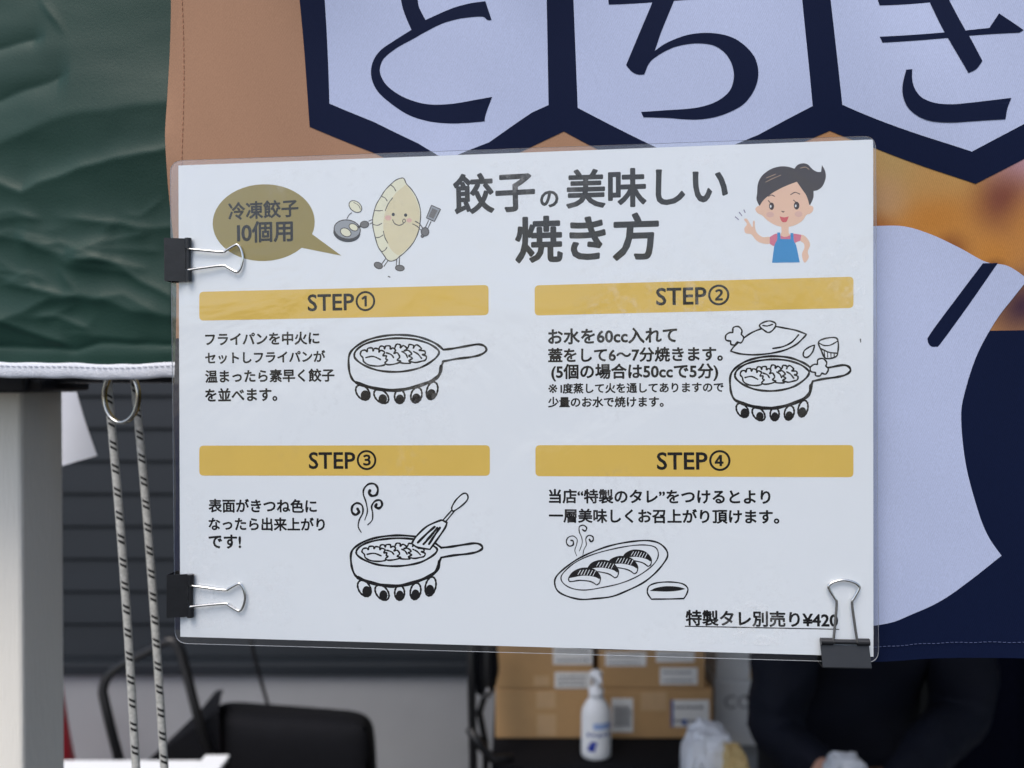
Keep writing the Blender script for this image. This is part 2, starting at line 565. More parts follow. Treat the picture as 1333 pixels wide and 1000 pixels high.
# ------------------------------------------------------------------ printed cloth banner
def cloth_mat(name, color, blobs=None, rough=0.75):
    """woven polyester; blobs = [(px, py, radius_px, rgb)] is the photograph printed on it"""
    m, nt, b = new_mat(name)
    N, L = nt.nodes, nt.links
    geo = N.new('ShaderNodeTexCoord')
    base = None
    c = lin(color)
    def rgb(cc):
        n = N.new('ShaderNodeRGB'); n.outputs[0].default_value = tuple(cc) + (1,)
        return n.outputs[0]
    base = rgb(c)
    if blobs:
        wn_ = N.new('ShaderNodeTexNoise'); wn_.inputs['Scale'].default_value = 26; wn_.inputs['Detail'].default_value = 1
        L.new(geo.outputs['Object'], wn_.inputs['Vector'])
        sub = N.new('ShaderNodeVectorMath'); sub.operation = 'SUBTRACT'; sub.inputs[1].default_value = (0.5, 0.5, 0.5)
        L.new(wn_.outputs['Color'], sub.inputs[0])
        sc_ = N.new('ShaderNodeVectorMath'); sc_.operation = 'SCALE'; sc_.inputs[3].default_value = 0.012
        L.new(sub.outputs[0], sc_.inputs[0])
        ad = N.new('ShaderNodeVectorMath'); L.new(geo.outputs['Object'], ad.inputs[0]); L.new(sc_.outputs[0], ad.inputs[1])
        for px, py, r, cc in blobs:
            p = on_plane(px, py, BGAP) - BLOC
            d = N.new('ShaderNodeVectorMath'); d.operation = 'DISTANCE'; d.inputs[1].default_value = p
            L.new(ad.outputs[0], d.inputs[0])
            mr = N.new('ShaderNodeMapRange'); mr.interpolation_type = 'SMOOTHSTEP'
            mr.inputs[1].default_value = 0; mr.inputs[2].default_value = r * 0.00033
            mr.inputs[3].default_value = 1; mr.inputs[4].default_value = 0
            L.new(d.outputs[1], mr.inputs[0])
            mx = N.new('ShaderNodeMix'); mx.data_type = 'RGBA'
            L.new(mr.outputs[0], mx.inputs[0]); L.new(base, mx.inputs[6]); mx.inputs[7].default_value = lin(cc) + (1,)
            base = mx.outputs[2]
    mp = N.new('ShaderNodeMapping'); mp.inputs['Rotation'].default_value = (0, R(38), 0); mp.inputs['Scale'].default_value = (1, 1, 0.45)
    L.new(geo.outputs['Object'], mp.inputs[0])
    wv = N.new('ShaderNodeTexNoise'); wv.inputs['Scale'].default_value = 2600; wv.inputs['Detail'].default_value = 1
    L.new(mp.outputs[0], wv.inputs['Vector'])
    w2 = N.new('ShaderNodeTexWave'); w2.inputs['Scale'].default_value = 560; w2.inputs['Distortion'].default_value = 1.5; w2.bands_direction = 'X'
    L.new(mp.outputs[0], w2.inputs['Vector'])
    av = N.new('ShaderNodeMath'); av.operation = 'MULTIPLY_ADD'; av.inputs[1].default_value = 0.35
    L.new(w2.outputs[1], av.inputs[0]); L.new(wv.outputs[0], av.inputs[2])
    mr = N.new('ShaderNodeMapRange'); mr.inputs[1].default_value = 0.35; mr.inputs[2].default_value = 1.0; mr.inputs[3].default_value = 0.88; mr.inputs[4].default_value = 1.07
    L.new(av.outputs[0], mr.inputs[0])
    ml = N.new('ShaderNodeVectorMath'); ml.operation = 'SCALE'
    L.new(base, ml.inputs[0]); L.new(mr.outputs[0], ml.inputs[3])
    L.new(ml.outputs[0], b.inputs['Base Color'])
    b.inputs['Roughness'].default_value = rough
    b.inputs['Specular IOR Level'].default_value = 0.12
    bp = N.new('ShaderNodeBump'); bp.inputs['Strength'].default_value = 0.3; bp.inputs['Distance'].default_value = 0.0001
    L.new(av.outputs[0], bp.inputs['Height']); L.new(bp.outputs[0], b.inputs['Normal'])
    return m

BGAP = 0.0085
BLOC = on_plane(780, 861, BGAP)
banner = thing('banner', BLOC, 'printed cloth banner with big navy Japanese letters in white hexagons, hanging behind the laminated sign', 'banner')
BLOC = banner.location.copy()
def B(px, py, lift=0.0):
    p = on_plane(px, py, BGAP)
    s_, t_ = (p - SC).dot(U), (p - SC).dot(V)
    w = 0.0027 * math.sin(s_ * 58 + 1.3 * math.sin(t_ * 11) + 0.6) + 0.0014 * math.sin(s_ * 15 - t_ * 17 + 1) + 0.0009 * math.sin(t_ * 37 + s_ * 14) + 0.0016 * noise.noise(Vector((s_ * 30 + t_ * 9, t_ * 16, 2.2)))
    e = math.exp(-max(0, px - 213) / 14)
    w += e * 0.0022 * math.sin(t_ * 62 + 1.5)                       # rippled left selvedge
    u_ = math.exp(-max(0, 861 - py) / 60)
    w += u_ * 0.001 * math.sin(s_ * 60)
    w = 0.0052 * math.tanh(w / 0.0052)
    return p + NR * (w + lift)

def cut_grid(pts, step=15):
    v, f = fill2d(pts)
    bm = bmesh.new()
    bv_ = [bm.verts.new((p.x, p.y, 0)) for p in v]
    for t in f:
        try: bm.faces.new([bv_[i] for i in t])
        except ValueError: pass
    x0, x1 = min(p.x for p in v), max(p.x for p in v)
    y0, y1 = min(p.y for p in v), max(p.y for p in v)
    for ax, a, b_ in ((0, x0, x1), (1, y0, y1)):
        k = math.ceil(a / step) * step
        while k < b_:
            co = (k, 0, 0) if ax == 0 else (0, k, 0)
            no = (1, 0, 0) if ax == 0 else (0, 1, 0)
            bmesh.ops.bisect_plane(bm, geom=bm.verts[:] + bm.edges[:] + bm.faces[:], plane_co=co, plane_no=no, dist=1e-5)
            k += step
    bm.verts.index_update()
    r = [(w.co.x, w.co.y) for w in bm.verts], [[w.index for w in fc.verts] for fc in bm.faces]
    bm.free()
    return r

def on_banner(name, polys, m, lift, parent=banner, step=15):
    V_, F_ = [], []
    for pts in polys:
        v, f = cut_grid(pts, step)
        k = len(V_)
        V_ += [B(x, y, lift) for x, y in v]
        F_ += [[i + k for i in t] for t in f]
    return mk(name, V_, F_, m, parent, smooth=True)

def orient(o):
    """all faces of a sheet look at the camera"""
    me = o.data
    bm = bmesh.new(); bm.from_mesh(me)
    for f in bm.faces:
        if f.normal.dot(NR) < 0: f.normal_flip()
    bm.to_mesh(me); bm.free()

m_photo = cloth_mat('banner_photo_print', (160, 124, 100), [
    (300, 60, 500, (160, 124, 100)), (800, 210, 330, (160, 124, 98)),
    (1230, 300, 330, (182, 126, 64)), (1160, 205, 95, (172, 142, 92)), (1150, 250, 45, (176, 140, 104)),
    (1240, 215, 70, (180, 140, 84)), (1140, 292, 38, (150, 84, 38)), (1205, 290, 50, (178, 120, 56)),
    (1335, 215, 75, (172, 136, 148)), (1300, 262, 62, (112, 62, 54)), (1345, 300, 60, (188, 130, 66)), (1235, 330, 34, (130, 78, 44)),
    (1290, 335, 42, (184, 124, 58)), (1400, 300, 120, (172, 116, 64)), (1340, 400, 70, (62, 42, 60)), (1290, 352, 24, (96, 58, 44))])
m_navy = cloth_mat('banner_navy_print', (8, 20, 50))
m_bwhite = cloth_mat('banner_white_print', (176, 186, 215))
edge = [(219, -1150), (221, -400), (219, -60), (219.5, 0), (216, 60), (213, 110), (213, 165), (217, 215), (221, 300), (224, 360), (224, 440), (223, 520), (225, 600), (228, 700), (230, 780), (231, 818, 1)]
low = [(231, 818, 1), (400, 828), (600, 835), (800, 843), (900, 848), (1000, 854), (1080, 859), (1140, 861), (1220, 861), (1333, 860), (1500, 858), (1700, 858, 1)]
outline = smooth_pts([(e[0], e[1]) for e in edge[:-1]] + [edge[-1]], False) + smooth_pts(low, False)[1:] + [Vector((1700, -1150))]
o = on_banner('cloth', [outline], m_photo, 0.0, step=12); orient(o)
lowband = smooth_pts([(224, 440, 1), (223, 520), (225, 600), (228, 700), (230, 780), (231, 818, 1)], False) + smooth_pts(low, False)[1:] + [Vector((1700, 427)), Vector((1333, 430)), Vector((800, 436))]
o = on_banner('navy_panel', [lowband], m_navy, 0.00010); orient(o)
# white swoosh
sw = smooth_pts([(980, 350), (1040, 312), (1100, 296), (1140, 293), (1180, 293), (1215, 304), (1250, 322), (1282, 341), (1310, 347), (1336, 364, 1),
                 (1318, 388), (1298, 416), (1275, 460), (1259, 510), (1254, 545), (1260, 605), (1275, 662), (1289, 698), (1307, 725, 1),
                 (1270, 756), (1230, 784), (1190, 801), (1145, 813), (1050, 815), (960, 770), (905, 680), (890, 560), (920, 440)], True)
o = on_banner('white_swoosh', [sw], m_bwhite, 0.00020); orient(o)
stick = smooth_pts([(1279, 343, 1), (1246, 390), (1214, 434), (1210.5, 443), (1214, 450), (1221, 451), (1228, 446), (1262, 398), (1297, 343, 1)], True)
o = on_banner('navy_stroke', [stick], m_navy, 0.00030); orient(o)
circ = [Vector(p) for p in smooth_pts([(1336, 372), (1400, 345), (1500, 380), (1560, 480), (1570, 600), (1520, 720), (1420, 790), (1330, 745), (1307, 725), (1289, 698), (1275, 662), (1260, 605), (1254, 545), (1259, 510), (1275, 460), (1298, 416)], True)]
# honeycomb outline and its white cells
comb = [(388, -20), (391, 0), (403, 165), (483, 196), (569, 236), (640, 218), (734, 170), (820, 214), (900, 246), (985, 214), (1079.5, 171), (1142.5, 192), (1267, 241), (1333, 207), (1435, 150), (1428, -50), (1270, -135), (1085, -70), (905, -150), (738, -70), (560, -140), (385, -60)]
o = on_banner('honeycomb', [[Vector(p) for p in comb]], m_navy, 0.00020); orient(o)
hexes = [[(421, -30), (427, 133), (483, 155), (542, 184), (569, 201), (584, 206), (637, 186), (693, 147), (714, 136.5), (711, -33), (563, -105)],
         [(745.5, -35), (746.5, 0), (752, 138.5), (843, 184), (900, 212), (986, 178), (1056, 140.5), (1042, 0), (1040, -35), (897, -112)],
         [(1078, -35), (1080, 0), (1096, 137), (1261, 200), (1333, 162), (1400, 122), (1394, -20), (1260, -100)]]
for h in hexes:
    o = on_banner('white_hexagon', [[Vector(p) for p in h]], m_bwhite, 0.00030); orient(o)
def tr(pts, ox, oy, s):
    return [(ox + p[0] * s, oy + p[1] * s) + ((1,) if len(p) > 2 else ()) for p in pts]
to = tr([(522, 0), (540, 62), (570, 132, 1), (480, 185), (420, 225), (385, 270), (370, 325), (378, 380), (410, 435), (480, 495), (560, 545), (660, 578), (760, 592), (850, 593), (930, 588, 1),
         (937, 550), (967, 472, 1), (880, 485), (780, 497), (680, 497), (600, 482), (520, 450), (455, 405), (425, 365), (413, 325), (422, 285), (445, 255), (500, 215), (570, 180), (640, 145), (720, 112), (800, 95), (880, 89), (925, 90), (945, 105), (965, 105, 1),
         (935, 15, 1), (850, 25), (760, 45), (640, 88, 1), (615, 40), (603, 0), (594, -120), (600, -250, 1), (515, -250, 1), (512, -100)], 380, 0, 0.27)
chi1 = tr([(335, -60, 1), (343, 10, 1), (550, 4), (935, 0), (1030, -4, 1), (1030, -70, 1), (700, -64)], 700, 0, 0.27)
chi2 = tr([(590, -280, 1), (575, -80), (555, 0), (500, 130), (427, 303, 1), (455, 335), (485, 350), (515, 350, 1), (540, 295), (580, 262), (640, 232), (700, 218), (770, 215), (840, 228), (890, 260), (925, 310), (940, 370), (930, 430), (900, 470), (850, 500), (790, 517), (720, 524), (620, 526), (500, 530, 1),
           (512, 556, 1), (620, 562), (700, 572), (780, 577), (860, 568), (930, 545), (990, 510), (1035, 450), (1055, 380), (1045, 310), (1010, 255), (950, 205), (880, 178), (800, 167), (720, 172), (650, 192), (600, 215), (565, 240, 1), (600, 140), (658, 0), (690, -90), (705, -280, 1)], 700, 0, 0.27)
ki1 = tr([(480, -50, 1), (503, 25, 1), (760, 12), (860, 6), (1150, -10, 1), (1150, -60, 1)], 1020, 0, 0.25)
ki2 = tr([(500, 192, 1), (515, 223, 1), (840, 207), (950, 200), (1200, 193, 1), (1222, 180, 1), (1098, 92, 1), (1050, 165, 1), (930, 172), (830, 177)], 1020, 0, 0.25)
ki3 = tr([(660, -260, 1), (700, -140), (765, 20), (830, 175), (945, 395, 1), (985, 375), (1015, 335, 1), (960, 220), (930, 165), (860, 15), (800, -140), (770, -260, 1)], 1020, 0, 0.25)
ki4 = tr([(635, 367, 1), (618, 440), (620, 500), (645, 560), (700, 610), (770, 638), (860, 648), (960, 645), (1130, 637, 1), (1140, 580), (1160, 528, 1), (1050, 540), (950, 550), (860, 555), (780, 545), (715, 515), (680, 470), (665, 420), (665, 365, 1)], 1020, 0, 0.25)
for polys in ([to], [chi1, chi2], [ki1, ki2, ki3, ki4]):
    lp = [smooth_pts(p, True, 5) for p in polys]
    V_, F_ = [], []
    for i, pts in enumerate(lp):
        v, f = cut_grid(pts, 15)
        k = len(V_)
        V_ += [B(x, y, 0.00040 + i * 0.00004) for x, y in v]
        F_ += [[q + k for q in t] for t in f]
    o = mk('printed_letter', V_, F_, m_navy, banner, smooth=True); orient(o)
endp = [Vector(p) for p in ((1700, -1150), (2600, -1150), (4200, -1150), (7000, -1150), (7000, 5200), (4200, 5200), (2600, 5200), (1760, 5200), (1700, 858))]
o = on_banner('unseen_navy_screen', [endp], m_navy, 0.0, step=150); orient(o)  # unseen cloth added beyond the banner to block light from the front right
# hem stitching, bottom and left edge
m_st = mat('pale_thread', (78, 88, 122), 0.8, 0.2)
m_st2 = mat('tan_thread', (168, 120, 96), 0.8, 0.2)
mb = MB()
px = 1000
while px < 1500:
    y = 841.5 - 3.0 * min(1, max(0, (px - 1140) / 200)) + 0.4 * math.sin(px * .13)
    mb.tube([B(px, y, 0.0004), B(px + 2, y, 0.0005), B(px + 4, y, 0.0004)], 0.00013, 5)
    px += 6.2
mb.build('bottom_stitching', m_st, banner)
mb = MB()
py = -300
while py < 440:
    x = 237 - 0.010 * max(0, 205 - py) + 1.2 * math.sin(py * .02)
    mb.tube([B(x, py, 0.0002), B(x, py + 2.5, 0.00032), B(x, py + 5, 0.0002)], 0.00016, 5)
    py += 7.5
mb.build('side_stitching', m_st2, banner)

# ------------------------------------------------------------------ laminated instruction sign
SLOC = S(685, 862, 0)
sign = thing('instruction_sign', SLOC, 'laminated white cooking instruction sheet with four yellow step bars, clipped to the banner', 'sign')

def flat(name, rgb, rough=0.75):
    return mat(name, rgb, rough, 0.15, var=0.05, vscale=120)
m_paper = mat('sheet_paper', (224, 230, 235), 0.8, 0.15, var=0.012, vscale=30)
m_ink = flat('black_ink', (14, 14, 17))
m_title = flat('title_ink', (48, 48, 47))
m_bar = mat('yellow_bar_ink', (216, 184, 92), 0.75, 0.15, var=0.05, vscale=60)
m_olive = mat('olive_ink', (146, 133, 78), 0.75, 0.15, var=0.05, vscale=60)
PRINT = [m_paper, m_ink]
def pc(name, rgb):
    PRINT.append(flat(name, rgb)); return len(PRINT) - 1
PALE = pc('pale_dough_ink', (222, 222, 198)); DOUGH = pc('dough_ink', (214, 206, 172)); GREY = pc('grey_ink', (112, 112, 112)); DGREY = pc('dark_grey_ink', (58, 62, 68))
LGREY = pc('light_grey_ink', (150, 156, 162)); BLUSH = pc('blush_ink', (214, 176, 164)); SKIN = pc('skin_ink', (226, 190, 166)); HAIR = pc('hair_ink', (64, 58, 60)); PINK = pc('pink_ink', (208, 118, 140))
BLUE = pc('blue_ink', (58, 140, 196)); RED = pc('red_ink', (204, 92, 96)); HLINE = pc('hair_shine_ink', (160, 136, 112)); LINE = pc('line_ink', (72, 70, 70)); VIOLET = pc('violet_ink', (128, 120, 150)); EYE = pc('eye_ink', (62, 48, 46)); LILAC = pc('lilac_ink', (150, 140, 190))

class Print:
    """flat print on the sheet: shapes given where they stand on the sheet, each a few microns above the last"""
    def __init__(s, ox=0, oy=0, sc=1, fx=None, base=0.00003):
        s.o = (ox, oy, sc); s.fx = fx
        s.v, s.f, s.m = [], [], []
        s.k = 0; s.base = base
    def P(s, p):
        x, y = p[0], p[1]
        if s.fx: x, y = s.fx(x, y)
        return Vector((s.o[0] + x * s.o[2], s.o[1] + y * s.o[2]))
    def put(s, v, f, m):
        n = len(s.v)
        lift = s.base + s.k * 0.0000012
        s.k += 1
        s.v += [S(p.x, p.y, lift) for p in v]
        s.f += [tuple(i + n for i in t) for t in f]
        s.m += [m] * len(f)
    def fill(s, pts, m, sub=5):
        v, f = fill2d([s.P(p) for p in smooth_pts(pts, True, sub)])
        s.put(v, f, m)
    def line(s, pts, w, m=1, closed=False, taper=False):
        q = [s.P(p) for p in smooth_pts(pts, closed, 5)]
        v, f = stroke2d(q, w, closed, taper)
        s.put(v, f, m)
    def outl(s, pts, w, m_fill, m_line=1):
        s.fill(pts, m_fill); s.line(pts, w, m_line, True)
    def build(s, name, parent):
        o = mk(name, s.v, s.f, PRINT, parent, s.m)
        orient(o)
        return o

def rrect(c, r=6, n=6):
    """rounded quadrilateral from corners TL TR BR BL"""
    out = []
    c = [Vector(p) for p in c]
    for i in range(4):
        p, a, b = c[i], (c[i - 1] - c[i]).normalized(), (c[(i + 1) % 4] - c[i]).normalized()
        s_, e_ = p + a * r, p + b * r
        for k in range(n + 1):
            t = k / n
            out.append((1 - t) ** 2 * s_ + 2 * t * (1 - t) * p + t * t * e_)
    return out

# paper
pcn = [(232.2, 215.6), (1136.6, 181.7), (1137, 855), (234.7, 829)]
vv = [S(x, y, 0) for x, y in pcn] + [S(x, y, -0.0001) for x, y in pcn]
mk('paper', vv, [(0, 3, 2, 1), (4, 5, 6, 7), (0, 1, 5, 4), (1, 2, 6, 5), (2, 3, 7, 6), (3, 0, 4, 7)], m_paper, sign)

def mat_laminate():
    m = bpy.data.materials.new('laminating_film'); m.use_nodes = True
    nt = m.node_tree; N, L = nt.nodes, nt.links
    N.clear()
    out = N.new('ShaderNodeOutputMaterial')
    tr_ = N.new('ShaderNodeBsdfTransparent'); tr_.inputs[0].default_value = (0.985, 0.988, 0.99, 1)
    gl = N.new('ShaderNodeBsdfGlossy'); gl.inputs['Roughness'].default_value = 0.19
    tc = N.new('ShaderNodeTexCoord')
    n1 = N.new('ShaderNodeTexNoise'); n1.inputs['Scale'].default_value = 15; n1.inputs['Detail'].default_value = 4; n1.inputs['Distortion'].default_value = 0.8
    n2 = N.new('ShaderNodeTexNoise'); n2.inputs['Scale'].default_value = 260; n2.inputs['Detail'].default_value = 4
    L.new(tc.outputs['Object'], n1.inputs['Vector']); L.new(tc.outputs['Object'], n2.inputs['Vector'])
    b1 = N.new('ShaderNodeBump'); b1.inputs['Strength'].default_value = 0.5; b1.inputs['Distance'].default_value = 0.005
    b2 = N.new('ShaderNodeBump'); b2.inputs['Strength'].default_value = 0.15; b2.inputs['Distance'].default_value = 0.0003
    L.new(n1.outputs[0], b1.inputs['Height']); L.new(n2.outputs[0], b2.inputs['Height']); L.new(b1.outputs[0], b2.inputs['Normal'])
    L.new(b2.outputs[0], gl.inputs['Normal'])
    fr = N.new('ShaderNodeFresnel'); fr.inputs[0].default_value = 1.66
    mx = N.new('ShaderNodeMixShader')
    L.new(fr.outputs[0], mx.inputs[0]); L.new(tr_.outputs[0], mx.inputs[1]); L.new(gl.outputs[0], mx.inputs[2])
    # milky specks: glare on the film painted in white, along with its bubbles
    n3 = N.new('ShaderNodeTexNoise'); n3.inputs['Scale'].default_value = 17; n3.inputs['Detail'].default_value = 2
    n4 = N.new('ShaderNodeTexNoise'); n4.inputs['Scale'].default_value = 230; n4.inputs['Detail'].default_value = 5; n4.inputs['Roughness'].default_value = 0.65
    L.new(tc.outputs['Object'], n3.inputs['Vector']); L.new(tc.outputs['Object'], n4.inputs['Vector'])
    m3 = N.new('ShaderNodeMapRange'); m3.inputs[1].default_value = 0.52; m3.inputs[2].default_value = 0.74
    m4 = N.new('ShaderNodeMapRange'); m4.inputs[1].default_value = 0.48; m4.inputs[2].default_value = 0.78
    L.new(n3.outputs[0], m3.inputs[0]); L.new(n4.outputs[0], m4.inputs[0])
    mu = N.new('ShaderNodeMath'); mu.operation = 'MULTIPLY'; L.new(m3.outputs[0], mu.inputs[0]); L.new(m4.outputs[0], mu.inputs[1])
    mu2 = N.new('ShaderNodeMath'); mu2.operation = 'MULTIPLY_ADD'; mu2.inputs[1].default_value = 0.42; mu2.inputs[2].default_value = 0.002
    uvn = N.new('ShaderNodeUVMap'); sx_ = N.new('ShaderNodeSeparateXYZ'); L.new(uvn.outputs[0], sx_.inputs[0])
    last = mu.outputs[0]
    for k_i, lim in ((0, 0.1455), (1, 0.1015)):          # painted specks stay over the paper, not in the clear margin
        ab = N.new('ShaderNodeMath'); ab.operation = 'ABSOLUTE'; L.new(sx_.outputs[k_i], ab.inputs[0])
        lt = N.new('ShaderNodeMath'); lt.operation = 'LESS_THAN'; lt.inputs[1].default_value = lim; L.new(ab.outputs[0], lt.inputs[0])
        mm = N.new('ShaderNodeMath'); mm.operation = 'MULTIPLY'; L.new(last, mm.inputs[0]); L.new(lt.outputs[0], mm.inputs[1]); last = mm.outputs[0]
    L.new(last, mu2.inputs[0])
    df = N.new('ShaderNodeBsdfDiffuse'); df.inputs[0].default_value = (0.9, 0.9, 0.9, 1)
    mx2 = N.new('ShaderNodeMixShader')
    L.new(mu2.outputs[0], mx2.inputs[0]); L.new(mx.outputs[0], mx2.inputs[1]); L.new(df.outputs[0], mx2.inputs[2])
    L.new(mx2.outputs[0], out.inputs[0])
    return m
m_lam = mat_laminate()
m_lame = mat('film_edge', (190, 196, 204), 0.35, 0.5)
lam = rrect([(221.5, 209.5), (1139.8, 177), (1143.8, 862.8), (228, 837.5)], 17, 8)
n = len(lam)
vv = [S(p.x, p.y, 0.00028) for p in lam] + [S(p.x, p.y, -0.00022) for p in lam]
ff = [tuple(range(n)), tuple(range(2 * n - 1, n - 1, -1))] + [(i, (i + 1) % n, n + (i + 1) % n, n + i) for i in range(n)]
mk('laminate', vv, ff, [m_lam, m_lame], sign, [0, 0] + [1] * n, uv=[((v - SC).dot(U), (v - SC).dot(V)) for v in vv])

# text: letters thickened with round ends, fitted between the two points given on the sheet
def text_mesh(body):
    c = bpy.data.curves.new('lettering', 'FONT')
    c.body = body
    c.size = 1
    c.resolution_u = 3
    o = bpy.data.objects.new('lettering', c)
    COL.objects.link(o)
    bpy.context.view_layer.update()
    dg = bpy.context.evaluated_depsgraph_get()
    me = bpy.data.meshes.new_from_object(o.evaluated_get(dg))
    v = [Vector((w.co.x, w.co.y)) for w in me.vertices]
    f = [tuple(p.vertices) for p in me.polygons]
    bpy.data.objects.remove(o); bpy.data.curves.remove(c); bpy.data.meshes.remove(me)
    return v, f
def text(name, parent, lines, mi=m_ink, bold=0.022, seg=6, lift=0.00003, ylift=1.0):
    V_, F_ = [], []
    for body, (xl, yl), (xr, yr) in lines:
        v, f = text_mesh(body)
        cnt = {}
        for p in f:
            for i in range(len(p)):
                e = (p[i], p[(i + 1) % len(p)])
                cnt.setdefault(tuple(sorted(e)), []).append(e)
        be = [e[0] for e in cnt.values() if len(e) == 1]
        n0 = len(v)
        x0, x1 = min(p.x for p in v[:n0]) - bold, max(p.x for p in v[:n0]) + bold
        y0, y1 = min(p.y for p in v[:n0]), max(p.y for p in v[:n0])
        if bold > 0:
            for a, b in be:
                d = v[b] - v[a]
                if d.length < 1e-6: continue
                q = Vector((d.y, -d.x)).normalized() * bold
                k = len(v)
                v += [v[a] + q, v[b] + q, v[b] - q, v[a] - q]
                f.append((k, k + 1, k + 2, k + 3))
            for a in {i for e in be for i in e}:
                k = len(v); c = v[a]
                v += [c + Vector((math.cos(2 * math.pi * j / seg), math.sin(2 * math.pi * j / seg))) * bold for j in range(seg)]
                f.append(tuple(range(k, k + seg)))
        A, Bp = S(xl, yl), S(xr, yr)
        du = (Bp - A)
        sc_ = du.length / (x1 - x0)
        du.normalize()
        dv = NR.cross(du)
        if dv.z < 0: dv = -dv
        k = len(V_)
        ym = (y0 + y1) / 2
        V_ += [A + du * ((p.x - x0) * sc_) + dv * ((p.y - ym) * sc_ * ylift) + NR * lift for p in v]
        F_ += [tuple(i + k for i in t) for t in f]
    o = mk(name, V_, F_, mi, parent)
    orient(o)
    return o

text('title_text', sign, [('餃子', (590, 253.5), (696.5, 248)), ('美味しい', (737, 246.5), (947.5, 240.5))], m_title, 0.026, 10)
text('title_text', sign, [('の', (703, 259.5), (727, 258.8))], m_title, 0.030, 10)
text('title_text', sign, [('焼き方', (670.5, 312.5), (858, 307))], m_title, 0.027, 10)

# speech bubble
p = Print()
p.fill(ell(343.3, 290, 66.5, 50, -2, 48), 2, 1)
p.fill([(391.6, 322.5, 1), (405.7, 304.5, 1), (444.5, 333, 1)], 2, 1)
o = mk('speech_bubble', p.v, p.f, m_olive, sign); orient(o)
text('bubble_text', o, [('冷凍餃子', (297, 275.5), (388.5, 270.5)), ('I0個用', (308.5, 303), (381.5, 300.5))], m_ink, 0.026, lift=0.00004)

# the four step bars
for c, tl, num in (([(259.4, 380), (636, 371), (636, 410.3), (259.4, 417.5)], ((400.5, 394), (488.5, 391.8)), '①'),
                   ([(696, 371.6), (1111, 360.3), (1111, 401), (696, 410.8)], ((854, 386), (949.5, 383.8)), '②'),
                   ([(259.4, 580.2), (637.7, 579.6), (637.7, 619.5), (259.4, 619.3)], ((402, 599.2), (490, 599)), '③'),
                   ([(697, 579.6), (1111, 579.4), (1111, 621.3), (697, 620)], ((855, 599.8), (951, 599.6)), '④')):
    p = Print()
    v, f = fill2d(rrect(c, 6, 5)); p.put(v, f, 0)
    o = mk('step_bar', p.v, p.f, m_bar, sign); orient(o)
    text('step_text', o, [('STEP' + num, *tl)], m_ink, 0.018, lift=0.00004, ylift=1.0)

text('step_instructions', sign, [('フライパンを中火に', (267, 442), (416, 440)), ('セットしフライパンが', (267, 466.3), (423.5, 463.8)), ('温まったら素早く餃子', (267, 490.3), (435.5, 488.3)), ('を並べます。', (267, 514.5), (361, 513.3))], m_ink, 0.030)
text('step_instructions', sign, [('お水を60cc入れて', (713.4, 438.5), (881.5, 436)), ('蓋をして6〜7分焼きます。', (713.4, 462.8), (941, 460.5)), ('(5個の場合は50ccで5分)', (717.5, 485.3), (935, 484.3)),
                                 ('I度蒸して火を通してありますので', (729.5, 505.9), (942, 504)), ('少量のお水で焼けます。', (713.4, 523.7), (864, 523))], m_ink, 0.030)
text('step_instructions', sign, [('表面がきつね色に', (271.5, 658.3), (412.5, 659)), ('なったら出来上がり', (271.5, 682), (423, 682.8)), ('です!', (271.5, 705), (314, 705.3))], m_ink, 0.030)
text('step_instructions', sign, [('当店“特製のタレ”をつけるとより', (714.5, 646), (1003, 647)), ('一層美味しくお召上がり頂けます。', (714.5, 671.3), (1014.5, 672.8))], m_ink, 0.030)
text('note_mark', sign, [('※', (713.8, 506.1), (725.5, 505.9))], m_ink, 0.008)
price = text('price_text', sign, [('特製タレ別売り¥420', (892.5, 804.2), (1091, 807.2))], m_ink, 0.030)
p = Print()
p.line([(892, 815.3), (1092, 819.3)], 1.3)
p.build('price_underline', sign)

